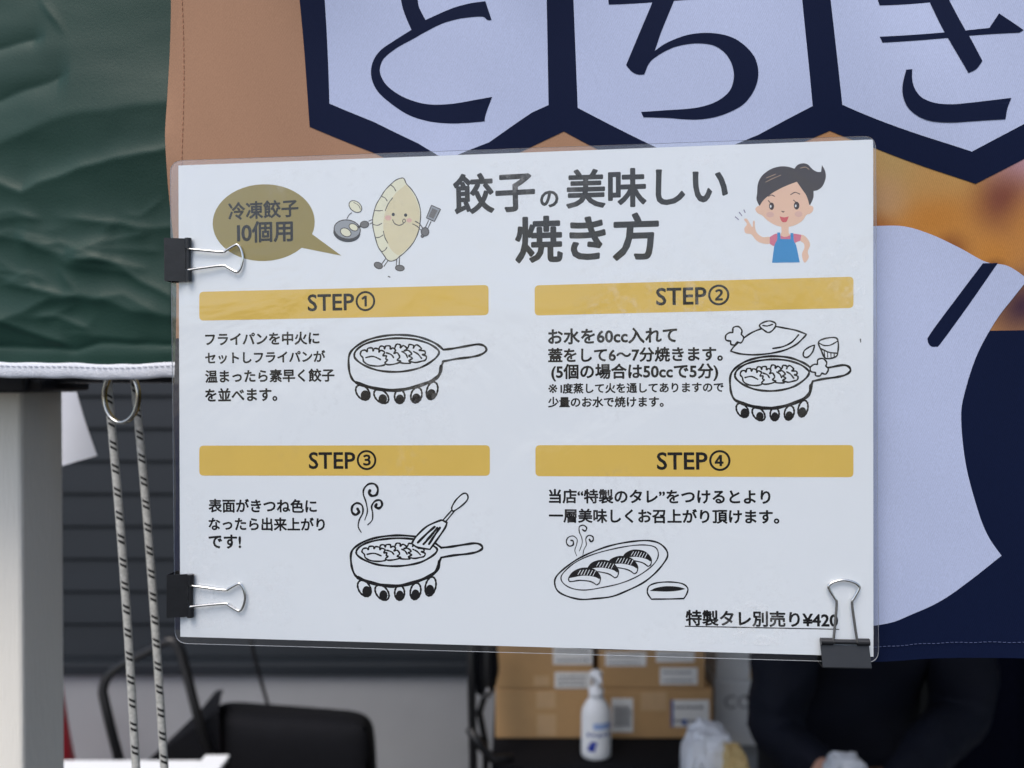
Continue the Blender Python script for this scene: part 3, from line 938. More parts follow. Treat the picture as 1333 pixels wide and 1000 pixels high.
# --- drawings
BURN = [(205, 578, 70, 48, 50, 225, 602, 38), (358, 610, 70, 46, 42, 370, 632, 36), (510, 612, 42, 56, 0, 512, 632, 34), (648, 600, 44, 64, 15, 648, 626, 36), (778, 563, 44, 74, 16, 773, 590, 36)]
def pan(P, w=2.9):
    rim = [(870, 224, 1), (810, 175), (720, 135), (620, 110), (480, 102), (340, 118), (220, 155), (130, 215), (92, 275), (90, 370), (105, 440), (140, 490), (220, 520), (330, 545), (450, 555), (560, 548), (680, 517), (780, 478), (832, 440), (852, 370), (870, 322, 1)]
    for cx, cy, rx, ry, ro, px_, py_, pr in BURN:
        P.fill(ell(cx, cy, rx, ry, ro, 18), 0, 1); P.line(ell(cx, cy, rx, ry, ro, 18), w * 0.85, 1, True)
        P.fill(ell(px_, py_, pr, pr * 1.12, 0, 16), 1, 1)
    P.fill(rim, 0)
    P.line(rim, w)
    P.line([(870, 224), (950, 215), (1060, 195), (1160, 180), (1212, 196), (1225, 232), (1180, 265), (1100, 285), (980, 300), (868, 322)], w)
    P.line([(135, 265), (160, 220), (230, 175), (340, 145), (480, 130), (620, 138), (740, 170), (815, 215), (835, 250), (800, 300), (700, 365), (580, 398), (460, 408), (330, 395), (220, 355), (150, 305)], w * 0.95, 1, True)
    P.line([(150, 495), (220, 522), (330, 549), (450, 561), (560, 550), (700, 512), (795, 470), (840, 425), (853, 360)], w * 1.5)
    gs = [([(580, 205), (590, 182), (625, 190), (622, 215), (632, 195), (655, 185), (690, 215), (670, 230), (715, 235), (720, 260), (695, 265), (730, 280), (722, 310), (690, 320), (630, 330), (560, 300), (550, 250)], [(625, 240), (660, 260), (690, 295)]),
          ([(470, 210), (485, 180), (515, 185), (515, 210), (540, 190), (570, 215), (545, 235), (580, 230), (610, 260), (585, 275), (615, 295), (585, 315), (600, 335), (530, 335), (480, 310), (460, 260)], [(530, 240), (560, 260), (575, 290)]),
          ([(340, 215), (355, 195), (380, 200), (385, 220), (395, 195), (430, 195), (432, 220), (455, 210), (475, 230), (462, 255), (490, 250), (510, 285), (490, 310), (520, 320), (480, 340), (410, 348), (370, 320), (345, 270)], [(400, 250), (440, 265), (460, 290)]),
          ([(205, 290), (185, 265), (195, 235), (225, 228), (240, 242), (247, 214), (283, 211), (290, 235), (303, 214), (336, 221), (340, 245), (355, 230), (385, 245), (372, 275), (400, 275), (395, 300), (410, 310), (390, 330), (385, 350), (330, 360), (260, 352), (215, 325)], [(230, 290), (290, 280), (350, 305)])]
    for g_, arc in gs:
        P.fill(g_, 0); P.line(g_, w * 0.75, 1, True); P.line(arc, w * 0.7)
P1 = Print(440, 420, 0.1575); pan(P1)
P1.build('pan_drawing', sign)

P2 = Print(935, 410, 0.145, lambda x, y: (150 + (x - 135) * .95, 400 + (y - 130) * 1.02)); pan(P2)
P2.fx = None
lid = [(110, 325, 1), (150, 275), (220, 215), (300, 160), (385, 125), (450, 108), (515, 105), (600, 120), (700, 140), (792, 175, 1), (760, 210), (700, 265), (600, 315), (470, 345), (330, 358), (200, 350)]
P2.outl(lid, 2.2, 0)
P2.line([(720, 180), (660, 245), (580, 285), (490, 302)], 2.2)
P2.outl([(370, 100), (400, 70), (460, 55), (512, 75), (510, 110), (480, 145), (450, 158), (420, 145)], 2.1, 0)
P2.line([(400, 95), (440, 100), (487, 85)], 1.8)
fl = [(130, 160, 1), (135, 115), (180, 105), (212, 140), (205, 175, 1), (228, 205), (205, 250), (170, 242, 1), (150, 268), (115, 265), (112, 235, 1), (70, 225), (68, 185), (100, 160)]
P2.outl(fl, 2.1, 0)
P2.outl([(a[0] + 760, a[1] * 0.95 + 293) + tuple(a[2:]) for a in fl], 2.1, 0)
P2.outl([(900, 245), (960, 212), (1050, 205), (1075, 240), (1075, 320), (1055, 375), (965, 390), (925, 320)], 2.1, 0)
P2.line([(900, 250), (950, 275), (1010, 270), (1072, 235)], 1.7)
P2.line([(915, 300), (990, 335), (1070, 345)], 1.9)
for a, b in (((950, 325), (955, 375)), ((980, 335), (982, 380)), ((1010, 340), (1012, 378)), ((1040, 345), (1040, 372))):
    P2.line([a, b], 1.3)
P2.outl([(865, 270, 1), (845, 335), (800, 380), (765, 370), (770, 325), (815, 290)], 2.0, 0)
P2.build('pan_and_lid_drawing', sign)

P3 = Print(440, 620, 0.17, lambda x, y: (140 + (x - 135) * .885, (475 + (y - 130) * .77) if y < 408 else 689 + (y - 408) * 1.0)); pan(P3)
P3.fx = None
P3.outl([(805, 340, 1), (835, 355, 1), (820, 395), (770, 470), (705, 560, 1), (610, 545), (565, 515, 1), (600, 460), (680, 385), (780, 340)], 2.5, 0)
for s_ in ([(740, 388), (680, 440), (612, 508)], [(760, 395), (705, 465), (655, 520)], [(780, 395), (742, 450), (697, 520)], [(722, 440), (690, 480), (668, 508)]):
    P3.line(s_, 3.0)
P3.line([(805, 335), (870, 262)], 1.8); P3.line([(828, 345), (890, 268)], 1.8)
P3.outl([(875, 230), (905, 180), (955, 135), (985, 135), (995, 170), (960, 215), (890, 265), (872, 255)], 2.0, 0)
for s_ in ([(205, 335), (225, 270), (215, 200), (195, 140), (200, 95), (235, 60), (280, 60), (305, 95), (295, 140), (260, 150), (238, 130), (245, 110)],
           [(178, 430), (155, 385), (165, 330), (190, 280), (185, 225), (145, 205), (110, 230), (108, 275), (135, 295), (160, 275), (150, 250)],
           [(228, 372), (262, 335), (265, 280), (258, 230), (285, 190), (325, 185), (338, 220), (315, 245), (288, 235), (295, 215)]):
    P3.line(s_, 3.8, 1, False, True)
P3.build('pan_and_spatula_drawing', sign)

P4 = Print(710, 670, 0.15)
P4.line([(80, 590), (100, 530), (180, 455), (290, 380), (430, 315), (580, 265), (740, 235), (880, 225), (980, 245), (1045, 300), (1060, 360), (1020, 430), (950, 510), (850, 590), (720, 655), (580, 710), (420, 730), (300, 735), (180, 705), (105, 660)], 2.2, 1, True)
P4.line([(135, 550), (165, 495), (260, 415), (400, 350), (580, 300), (760, 268), (880, 265), (955, 285), (980, 340), (960, 405), (890, 475), (780, 545), (640, 600), (480, 635), (340, 655), (230, 640), (160, 600)], 1.5, 1, True)
gz = [(205, 575), (205, 545), (240, 500), (300, 470), (380, 465), (440, 490), (475, 540), (470, 590), (445, 610, 1), (390, 580), (300, 570), (230, 580)]
top = [(205, 552, 1), (240, 500), (300, 470), (380, 465), (440, 490), (474, 540), (466, 560, 1), (425, 540), (330, 530), (240, 545)]
for dx, dy, s_ in ((470, -165, 0.9), (335, -105, 0.96), (165, -70, 0.97), (0, 0, 1)):
    T = lambda a: (205 + dx + (a[0] - 205) * s_, 545 + dy + (a[1] - 545) * s_ + (a[0] - 330) * (0.10 if dx else 0)) + tuple(a[2:])
    P4.outl([T(a) for a in gz], 1.6, 0)
    P4.fill([T(a) for a in top], 1)
    for k in range(6):
        x = 282 + k * 26
        P4.line([T((x + 22, 478 + abs(k - 2) * 3)), T((x, 520 + k * 2))], 0.8, 0)
P4.outl([(885, 655), (905, 615), (980, 590), (1090, 585), (1190, 600), (1235, 640), (1225, 690), (1200, 728, 1), (1060, 732), (920, 733, 1), (890, 690)], 1.9, 0)
P4.fill([(905, 662, 1), (960, 635), (1060, 620), (1160, 628), (1215, 645, 1), (1150, 660), (1050, 668)], 1)
for s_ in ([(295, 315), (318, 250), (315, 200), (295, 150), (295, 105), (330, 92), (358, 115), (345, 142), (322, 130)],
           [(272, 358), (255, 310), (270, 260), (275, 215), (240, 185), (195, 200), (182, 240), (205, 272), (240, 262), (240, 230), (220, 222)],
           [(325, 350), (335, 300), (355, 260), (350, 210), (375, 180), (410, 190), (415, 220), (395, 235), (382, 215)]):
    P4.line(s_, 2.2, 1, False, True)
P4.build('plate_drawing', sign)

G = Print(420, 220, 0.14)
G.line([(585, 835), (550, 885)], 1.2, LINE); G.line([(610, 850), (570, 905)], 1.2, LINE)
G.line([(690, 835), (685, 895)], 1.2, LINE); G.line([(715, 825), (712, 890)], 1.2, LINE)
G.outl(ell(518, 898, 40, 28, 25, 16), 1.2, GREY, LINE); G.outl(ell(718, 922, 41, 26, 5, 16), 1.2, GREY, LINE)
G.line([(465, 470), (430, 485)], 1.2, LINE); G.line([(462, 500), (440, 512)], 1.2, LINE)
body = [(735, 85), (760, 95), (780, 140), (830, 195), (880, 280), (910, 390), (905, 510), (885, 600), (840, 690), (770, 770), (715, 815), (680, 845), (635, 858), (600, 845), (575, 810), (548, 772), (515, 720), (490, 640), (468, 540), (465, 470), (478, 400), (500, 330), (545, 255), (580, 200), (630, 148), (680, 105)]
G.fill(body, PALE)
G.fill([(745, 170), (690, 215), (640, 280), (595, 370), (570, 450), (565, 560), (590, 650), (630, 740), (680, 790), (715, 800), (780, 745), (840, 680), (885, 590), (900, 480), (900, 390), (870, 290), (820, 200), (775, 150)], DOUGH)
G.line(body, 1.25, LINE, True)
for s_ in ([(630, 148), (660, 170), (680, 205)], [(545, 255), (580, 270), (600, 298)], [(478, 385), (520, 390), (558, 388)], [(468, 515), (510, 525), (550, 507)], [(490, 640), (530, 635), (560, 615)], [(548, 772), (580, 755), (598, 730)], [(650, 270), (610, 325), (582, 390)], [(565, 580), (580, 640), (607, 690)]):
    G.line(s_, 1.1, LINE)
G.fill(ell(610, 455, 30, 24), BLUSH, 1); G.fill(ell(805, 478, 25, 20), BLUSH, 1)
G.fill(ell(657, 424, 15, 16), DGREY, 1); G.fill(ell(772, 430, 15, 16), DGREY, 1)
G.line([(652, 475), (670, 508), (710, 525), (745, 512), (760, 492)], 1.2, LINE)
G.outl(ell(757, 484, 13, 17, 10, 14), 1.0, DOUGH, LINE)
G.line([(862, 488), (900, 510), (930, 550)], 1.2, LINE); G.line([(838, 512), (880, 535), (915, 570)], 1.2, LINE)
G.line([(955, 545), (985, 480)], 1.1, LINE); G.line([(980, 550), (1008, 490)], 1.1, LINE)
G.outl([(1012, 338, 1), (1097, 375, 1), (1040, 490, 1), (965, 455, 1)], 1.2, LGREY, LINE)
G.fill([(1022, 365, 1), (1070, 387, 1), (1030, 465, 1), (985, 443, 1)], GREY, 1)
G.outl(ell(952, 585, 36, 40, 0, 18), 1.1, GREY, LINE); G.outl(ell(928, 625, 13, 13, 0, 12), 1.0, GREY, LINE)
G.fill(ell(225, 594, 126, 86, 8), DGREY, 1)
G.outl(ell(229, 563, 122, 88, 8), 1.3, LGREY, LINE)
G.line([(335, 540), (365, 528)], 3.0, LINE)
G.outl(ell(390, 517, 40, 31, -8, 18), 1.1, GREY, LINE)
G.outl(ell(215, 590, 52, 36, 28, 18), 1.1, PALE, LINE); G.outl(ell(288, 543, 44, 30, 30, 18), 1.1, PALE, LINE)
G.outl(ell(305, 350, 66, 46, 38, 20), 1.1, PALE, LINE)
G.line([(290, 312), (335, 340), (352, 378)], 0.8, LINE)
G.line([(270, 407), (245, 430), (228, 460)], 1.0, LINE)
G.build('dumpling_drawing', sign)

W = Print(960, 200, 0.15)
W.fill([(170, 345), (178, 260), (215, 190), (290, 135), (370, 112), (440, 115), (495, 132, 1), (520, 100), (565, 85), (610, 95), (650, 135), (690, 158), (725, 160, 1), (733, 100, 1), (760, 150), (766, 210), (740, 280), (700, 315), (660, 325, 1), (658, 385), (630, 448, 1), (560, 420), (300, 400), (215, 440), (190, 455, 1), (166, 400)], HAIR)
W.fill([(385, 600), (440, 600), (445, 690), (470, 700), (410, 725), (350, 700), (380, 690)], SKIN)
W.fill([(195, 450, 1), (230, 400), (300, 345), (400, 290), (515, 245, 1), (560, 310), (600, 370), (625, 450, 1), (655, 462), (656, 495), (630, 522), (600, 532), (560, 585), (490, 625), (410, 638), (330, 622), (260, 580), (215, 538), (172, 515), (155, 482), (170, 460)], SKIN)
W.fill([(280, 725), (220, 725), (170, 690), (152, 640), (150, 590), (135, 588), (130, 638), (110, 610), (80, 566), (57, 574), (82, 612), (60, 650), (70, 690), (120, 702), (165, 755), (220, 780), (280, 780)], SKIN)
W.fill([(555, 705), (600, 730), (630, 790), (610, 850), (618, 900), (590, 945), (570, 930), (560, 870), (580, 820), (575, 780), (545, 755)], SKIN)
W.fill([(280, 725, 1), (335, 695), (375, 712), (410, 724), (450, 712), (480, 695), (555, 705, 1), (545, 757, 1), (510, 770), (470, 790), (330, 805), (280, 782, 1)], PINK)
W.fill([(345, 685, 1), (370, 685, 1), (375, 742, 1), (460, 742, 1), (460, 690, 1), (485, 690, 1), (490, 760), (510, 800), (541, 945, 1), (300, 948, 1), (320, 800), (343, 750)], BLUE)
for cx, cy, rx, ry in ((296, 457, 22, 32), (513, 452, 24, 34)):
    W.fill(ell(cx, cy, rx, ry), EYE, 1)
    W.fill(ell(cx - 8, cy + 2, 7, 12), 0, 1)
for s_ in ([(270, 370), (295, 360), (322, 372)], [(460, 358), (500, 337), (540, 352)], [(268, 408), (285, 430)], [(487, 405), (505, 422)], [(385, 500), (394, 508), (404, 503)]):
    W.line(s_, 1.1, EYE)
W.fill([(365, 545, 1), (405, 554), (445, 545, 1), (428, 588), (405, 597), (383, 588)], RED)
W.fill(ell(283, 530, 34, 24), BLUSH, 1); W.fill(ell(530, 526, 34, 26), BLUSH, 1)
for s_ in ([(250, 212), (330, 180)], [(245, 248), (310, 215), (375, 188)], [(545, 127), (590, 118), (620, 137)]):
    W.line(s_, 1.0, HLINE)
for s_ in ([(-18, 550), (8, 572)], [(16, 510), (38, 540)], [(56, 490), (66, 512)]):
    W.line(s_, 1.2, VIOLET)
W.build('cook_drawing', sign)
p = Print()
for x, y in ((506.5, 360), (1120, 443.5)):
    p = Print()
    p.line([(x - 1, y), (x + 1, y + 0.8)] if x < 900 else [(x, y - 1.8), (x + 0.4, y + 1.8)], 1.4)
    p.build('ink_speck', sign)

# ------------------------------------------------------------------ binder clips (local frame: x into the sheet, y along its edge, z to the camera)
m_clip = mat('black_clip_steel', (23, 25, 29), 0.38, 0.5, var=0.2, vscale=160, bump=0.06, bscale=250)
m_wire = mat('nickel_wire', (215, 215, 212), 0.2, 0.5, metal=1.0, var=0.08, vscale=300)
def build_clip(M, label):
    root = thing('binder_clip', (0, 0, 0), label, 'clip', 'binder clips holding the laminated sheet')
    root.matrix_world = M
    h = 0.0095
    mb = MB()
    for sg in (1, -1):
        a, b_, th = Vector((-0.0012, 0, sg * 0.0040)), Vector((0.0068, 0, sg * 0.0012)), 0.00035
        d = (b_ - a).normalized(); q = Vector((-d.z, 0, d.x)) * th / 2
        if q.z * sg < 0: q = -q
        vs = []
        for y in (-h, h):
            vs += [a + q + Vector((0, y, 0)), b_ + q + Vector((0, y, 0)), b_ - q + Vector((0, y, 0)), a - q + Vector((0, y, 0))]
        mb.add(vs, [(0, 1, 2, 3), (7, 6, 5, 4), (0, 4, 5, 1), (1, 5, 6, 2), (2, 6, 7, 3), (3, 7, 4, 0)])
    mb.box((-0.0016, -h, -0.0040), (-0.00125, h, 0.0040))
    mb.build('clip_body', m_clip, root, local=True)
    for sg in (1, -1):
        mb = MB()
        for y0, y1 in ((-h, -0.0048), (0.0048, h)):
            mb.tube([(0.0084, y0, sg * 0.0017), (0.0084, y1, sg * 0.0017)], 0.00145, 14)
        mb.tube([(0.0083, -0.0049, sg * 0.0014), (0.0083, 0.0049, sg * 0.0014)], 0.0010, 10)
        mb.build('rolled_edge', m_clip, root, smooth=False, local=True)
    for sg in (1, -1):
        prof = [(0.0084, -0.0078), (0.0084, -0.0050), (0.0094, -0.0046), (0.0160, -0.0038), (0.0242, -0.0030), (0.0262, -0.0038), (0.0298, -0.0058), (0.0312, -0.0058), (0.0326, -0.0038), (0.0334, 0.0),
                (0.0326, 0.0038), (0.0312, 0.0058), (0.0298, 0.0058), (0.0262, 0.0038), (0.0242, 0.0030), (0.0160, 0.0038), (0.0094, 0.0046), (0.0084, 0.0050), (0.0084, 0.0078)]
        if sg < 0:
            pts = [(x if i in (0, 1, 17, 18) else x, y, -0.0018 - max(0, (x - 0.0084)) * 0.05) for i, (x, y) in enumerate(prof)]
        else:
            pts = [(x, y, 0.0022 + max(0, (x - 0.0084)) * -0.035) for x, y in prof]
        fine = []
        for i in range(len(pts) - 1):
            a, b_ = Vector(pts[i]), Vector(pts[i + 1])
            pm = Vector(pts[max(i - 1, 0)]); pn = Vector(pts[min(i + 2, len(pts) - 1)])
            for k in range(5):
                t = k / 5
                fine.append(0.5 * (2 * a + (b_ - pm) * t + (2 * pm - 5 * a + 4 * b_ - pn) * t * t + (3 * a - pm - 3 * b_ + pn) * t ** 3))
        fine.append(Vector(pts[-1]))
        mb = MB(); mb.tube(fine, 0.00052, 10)
        mb.build('wire_handle', m_wire, root, smooth=True, local=True)
    return root
def frame(o, xd, yd):
    z = NR
    x = (xd - z * xd.dot(z)).normalized()
    y = z.cross(x)
    return Matrix.Translation(o) @ Matrix((x, y, z)).transposed().to_4x4()
pa = S(222.3, 339.5); pb = S(246, 773.5 - 0.0)
c0 = build_clip(frame(S(224.5, 339.5, 0.0), S(300, 337.5) - S(224.5, 339.5), V), 'grey black binder clip on the upper left edge, its wire handle over the olive bubble')
def copy_tree(o, parent=None):
    c = o.copy(); COL.objects.link(c)
    if parent is not None: c.parent = parent
    for ch in o.children: copy_tree(ch, c)
    return c
for M, lb in ((frame(S(227.5, 773.5, 0.0), S(300, 776) - S(227.5, 773.5), V), 'black binder clip on the lower left edge below the third step bar'),
              (frame(S(1098.5, 860.5, 0.0), S(1097, 760) - S(1098.5, 860.5), V), 'black binder clip on the bottom edge, its upright handle beside the price')):
    c = copy_tree(c0)
    c.matrix_world = M
    c['label'] = lb

# ------------------------------------------------------------------ behind the stall: table with cartons, pump bottle, white cartons
def xpx(px, Y): return (px - 666.5) / FPX * Y
def zpx(py, Y): return CAMZ - (py - 500) / FPX * Y
m_card = mat('brown_cardboard', (196, 158, 112), 0.8, 0.2, var=0.08, vscale=25, bump=0.1, bscale=200)
m_tape = mat('packing_tape', (208, 174, 132), 0.35, 0.4)
m_lab = mat('white_sticker', (240, 240, 238), 0.6, 0.3)
m_txt = mat('faint_print', (120, 122, 126), 0.7, 0.2)
m_bluep = mat('blue_print', (66, 92, 158), 0.6, 0.3)
m_blk = mat('black_fabric', (15, 16, 21), 0.85, 0.2, var=0.3, vscale=30, bump=0.3, bscale=120)
m_blkm = mat('black_tube', (18, 18, 20), 0.35, 0.5)
m_wcard = mat('white_carton', (238, 240, 242), 0.75, 0.2, var=0.04)
m_white = mat('white_plastic', (240, 243, 246), 0.4, 0.4, var=0.03)

TY0, TY1 = 2.03, 2.62
TZ = zpx(962, 2.19)
tx0, tx1 = xpx(640, 2.1), xpx(950, 2.1)
tbl = thing('folding_table', ((tx0 + tx1) / 2, 2.3, 0), 'low black folding table carrying the brown cartons', 'table')
mb = MB(); mb.box((tx0, TY0, TZ - 0.035), (tx1, TY1, TZ), bev=0.008); mb.build('tabletop', m_blk, tbl)
for x in (tx0 + 0.04, tx1 - 0.04):
    for y in (TY0 + 0.05, TY1 - 0.05):
        mb = MB(); mb.tube([(x, y, 0), (x, y, TZ - 0.034)], 0.014, 10); mb.build('leg', m_blkm, tbl, smooth=True)
mb = MB()
mb.tube([(tx0 + 0.04, TY0 + 0.05, 0.2), (tx1 - 0.04, TY0 + 0.05, TZ - 0.08)], 0.009, 8)
mb.tube([(tx0 + 0.06, TY0 + 0.06, TZ - 0.06), (tx0 + 0.28, TY0 + 0.06, 0.25)], 0.009, 8)
mb.build('brace', m_blkm, tbl)

def sticker(parent, x0, y0, x1, y1, Y, rows=2, blue=False, name='label'):
    a, b_ = Vector((xpx(x0, Y), Y, zpx(y1, Y))), Vector((xpx(x1, Y), Y, zpx(y0, Y)))
    mb = MB()
    mb.box((a.x, Y - 0.0012, a.z), (b_.x, Y - 0.0002, b_.z), 0)
    w, h = b_.x - a.x, b_.z - a.z
    for r in range(rows):
        z = b_.z - h * (0.28 + 0.5 * r / max(1, rows - 1)) if rows > 1 else b_.z - h * 0.5
        x = a.x + w * 0.1
        while x < b_.x - w * 0.18:
            l = w * random.uniform(0.05, 0.12)
            mb.box((x, Y - 0.0020, z - h * 0.05), (x + l, Y - 0.0014, z + h * 0.05), 1)
            x += l + w * 0.035
    if blue:
        mb.box((a.x, Y - 0.0021, a.z), (a.x + w * 0.07, Y - 0.0013, b_.z), 2)
        mb.box((a.x + w * 0.3, Y - 0.0022, a.z + h * 0.06), (a.x + w * 0.42, Y - 0.0013, a.z + h * 0.28), 2)
    mb.build(name, [m_lab, m_txt, m_bluep], parent)
def carton(x0, x1, ytop, ybot, Y, depth, label, stickers, tapes=(), m=m_card, grp='brown cartons stacked on the black table', zbot=None):
    a, b_ = xpx(x0, Y), xpx(x1, Y)
    z0 = zpx(ybot, Y) if zbot is None else zbot
    z1 = zpx(ytop, Y)
    t = thing('carton', ((a + b_) / 2, Y + depth / 2, z0), label, 'carton', grp)
    mb = MB()
    mb.box((a, Y, z0), (b_, Y + depth, z1 - 0.002), bev=0.004)
    mb.box((a + 0.002, Y + 0.002, z1 - 0.0018), (b_ - 0.002, Y + depth / 2 - 0.002, z1 + 0.002))
    mb.box((a + 0.002, Y + depth / 2 + 0.002, z1 - 0.0018), (b_ - 0.002, Y + depth - 0.002, z1 + 0.002))
    mb.build('box', m, t)
    for tp in tapes:
        mb = MB()
        mb.box((xpx(tp[0], Y), Y - 0.0009, zpx(tp[3], Y)), (xpx(tp[1], Y), Y - 0.0001, min(zpx(tp[2], Y), z1 - 0.004)))
        mb.build('tape', m_tape, t)
    for st in stickers:
        sticker(t, *st[:4], Y, *st[4:])
    return z1 + 0.0025
CY = 2.19
ztop = carton(645, 928, 898, 962, CY, 0.36, 'wide brown carton lying under the two smaller cartons, with a blue edged label', [(796, 909, 824, 953, 5), (873, 911, 923, 946, 2, True)], [(698, 723, 900, 922), (699, 724, 930, 958), (834, 868, 901, 925)], zbot=TZ + 0.001)
carton(646, 772, 800, 897, CY, 0.3, 'brown carton on top of the wide one, two white stickers at its right end', [(720, 840, 771, 865, 2), (722, 875, 770, 898 - 2, 3)], [(695, 715, 880, 893)], zbot=ztop)
carton(780, 918, 797, 897, CY, 0.3, 'brown carton on top of the wide one, three white stickers on its front', [(788, 849, 841, 867, 2), (854, 847, 904, 862, 1), (859, 869, 908, 891, 2)], zbot=ztop)

BY = 2.09
bc = Vector((xpx(776, BY), BY, TZ + 0.001))
bot = thing('pump_bottle', bc, 'white pump bottle with blue print standing in front of the brown cartons', 'bottle')
hb = 0.2
k_ = (zpx(873, BY) - bc.z) / 0.226
def Z(z): return bc.z + z * k_
mb = MB()
prof = [(0.036, 0), (0.040, 0.004), (0.0405, 0.02), (0.0405, 0.11), (0.038, 0.125), (0.029, 0.142), (0.021, 0.152), (0.019, 0.156), (0.019, 0.160)]
mb.lathe([(r, z * k_) for r, z in prof], bc, 28)
for i, v in enumerate(mb.v): mb.v[i] = Vector((v.x, bc.y + (v.y - bc.y) * 0.8, v.z))
mb.build('bottle_body', m_white, bot, smooth=True)
mb = MB()
mb.lathe([(0.0195, 0.1602 * k_), (0.0205, 0.162 * k_), (0.0205, 0.178 * k_), (0.010, 0.183 * k_), (0.0075, 0.186 * k_), (0.0075, 0.205 * k_), (0.016, 0.207 * k_), (0.017, 0.222 * k_), (0.012, 0.226 * k_)], bc, 20)
mb.tube([bc + Vector((0, -0.005, 0.215 * k_)), bc + Vector((0.006, -0.03, 0.214 * k_)), bc + Vector((0.008, -0.045, 0.206 * k_))], [0.008, 0.0065, 0.0045], 10)
mb.build('pump_head', m_white, bot, smooth=True)
def bottle_patch(name, a0, a1, z0, z1, m):
    mb = MB(); vs = []
    for i in range(9):
        a = R(a0 + (a1 - a0) * i / 8)
        for z in (z0, z1):
            vs.append((bc.x + 0.0413 * math.sin(a), bc.y - 0.0413 * 0.8 * math.cos(a), Z(z)))
    mb.add(vs, [(2 * i, 2 * i + 2, 2 * i + 3, 2 * i + 1) for i in range(8)])
    mb.build(name, m, bot, smooth=True)
m_blueL = mat('pale_blue_print', (150, 176, 222), 0.5, 0.3)
m_blueD = mat('deep_blue_print', (44, 64, 160), 0.5, 0.3)
bottle_patch('printed_band', -15, 60, 0.082, 0.098, m_blueL)
for i in range(5): bottle_patch('printed_mark', -40 + i * 20, -28 + i * 20, 0.062 + (i % 2) * 0.002, 0.072, m_bluep)
bottle_patch('printed_mark', -38, -8, 0.024, 0.040, m_blueD); bottle_patch('printed_mark', -28, -2, 0.0402, 0.050, m_blueD)

WYC = 2.34
m_ctxt = mat('grey_carton_print', (138, 140, 146), 0.7, 0.2)
zt_ = carton(930, 1040, 886, 962, WYC, 0.3, 'white carton marked with grey letters, beneath another white carton', [], m=m_wcard, grp='white cartons stacked beside the brown cartons', zbot=0.60)
wc = [o for o in scn.objects if o.get('label') == 'white carton marked with grey letters, beneath another white carton'][0]
tv, tf = text_mesh('CO')
x0 = min(p.x for p in tv); x1 = max(p.x for p in tv)
sc_ = (xpx(978, WYC) - xpx(943, WYC)) / (x1 - x0)
mk('carton_print', [(xpx(943, WYC) + (p.x - x0) * sc_, WYC - 0.0006, zpx(922, WYC) + p.y * sc_) for p in tv], tf, m_ctxt, wc)
carton(932, 1035, 800, 885, WYC, 0.28, 'plain white carton on top of the lettered white carton', [], [(976, 980, 800, 884)], m=m_wcard, grp='white cartons stacked beside the brown cartons', zbot=zt_)
st = thing('stool', (xpx(985, WYC), WYC + 0.15, 0), 'low grey stool holding the white cartons', 'stool')
mb = MB(); mb.box((xpx(934, WYC), WYC + 0.01, 0.565), (xpx(1036, WYC), WYC + 0.29, 0.599), bev=0.006); mb.build('seat', m_found, st)
for x in (xpx(942, WYC), xpx(1028, WYC)):
    for y in (WYC + 0.03, WYC + 0.27):
        mb = MB(); mb.tube([(x, y, 0), (x, y, 0.566)], 0.012, 8); mb.build('leg', m_blkm, st, smooth=True)

# black rack upright at the left end of the table, with a black bag hanging on it
RYK = 2.0
rk = thing('stand_rack', (xpx(620, RYK), RYK, 0), 'black tubular upright rack beside the left end of the cartons', 'rack')
mb = MB()
mb.tube([(xpx(616, RYK), RYK, 0.0), (xpx(616, RYK), RYK, zpx(990, RYK)), (xpx(614, RYK), RYK, zpx(900, RYK)), (xpx(613, RYK), RYK, zpx(700, RYK))], 0.011, 12)
mb.build('upright', m_blkm, rk, smooth=True)
mb = MB()
mb.tube([(xpx(634, RYK), RYK + 0.01, 0.0), (xpx(632, RYK), RYK + 0.01, zpx(970, RYK)), (xpx(624, RYK), RYK + 0.012, zpx(930, RYK)), (xpx(634, RYK), RYK + 0.014, zpx(900, RYK)), (xpx(634, RYK), RYK + 0.014, zpx(700, RYK))], 0.009, 12)
mb.build('upright', m_blkm, rk, smooth=True)
mb = MB()
mb.tube([(xpx(611, RYK), RYK - 0.012, zpx(945, RYK)), (xpx(625, RYK), RYK - 0.02, zpx(965, RYK)), (xpx(642, RYK), RYK - 0.016, zpx(985, RYK)), (xpx(668, RYK), RYK - 0.015, zpx(984, RYK))], 0.012, 10)
mb.build('foot_bar', m_blkm, rk, smooth=True)
m_silver = mat('dull_silver', (170, 170, 172), 0.35, 0.5, metal=0.8)
mb = MB(); mb.tube([(xpx(631, RYK), RYK - 0.002, zpx(908, RYK)), (xpx(636, RYK), RYK - 0.006, zpx(896, RYK)), (xpx(637, RYK), RYK - 0.004, zpx(906, RYK))], 0.006, 8); mb.build('catch', m_silver, rk, smooth=True)
# soft bag
def lump(name, c, r, m, parent=None, seed=0, amp=0.12, freq=3.0, n=26):
    v, f = [], []
    c, r = Vector(c), Vector(r)
    for j in range(n + 1):
        th = math.pi * j / n
        for i in range(2 * n):
            ph = math.pi * i / n
            d = Vector((math.sin(th) * math.cos(ph), math.sin(th) * math.sin(ph), math.cos(th)))
            e = Vector([math.copysign(abs(q) ** 0.75, q) for q in d])
            k = 1 + amp * noise.noise(d * freq + Vector((seed, 0, 0))) + amp * 0.5 * noise.noise(d * freq * 2.7 + Vector((0, seed, 0)))
            v.append(c + Vector((e.x * r.x, e.y * r.y, e.z * r.z)) * k)
    for j in range(n):
        for i in range(2 * n):
            a = j * 2 * n + i; b_ = j * 2 * n + (i + 1) % (2 * n)
            f.append((a, b_, b_ + 2 * n, a + 2 * n))
    return mk(name, v, f, m, parent, smooth=True)
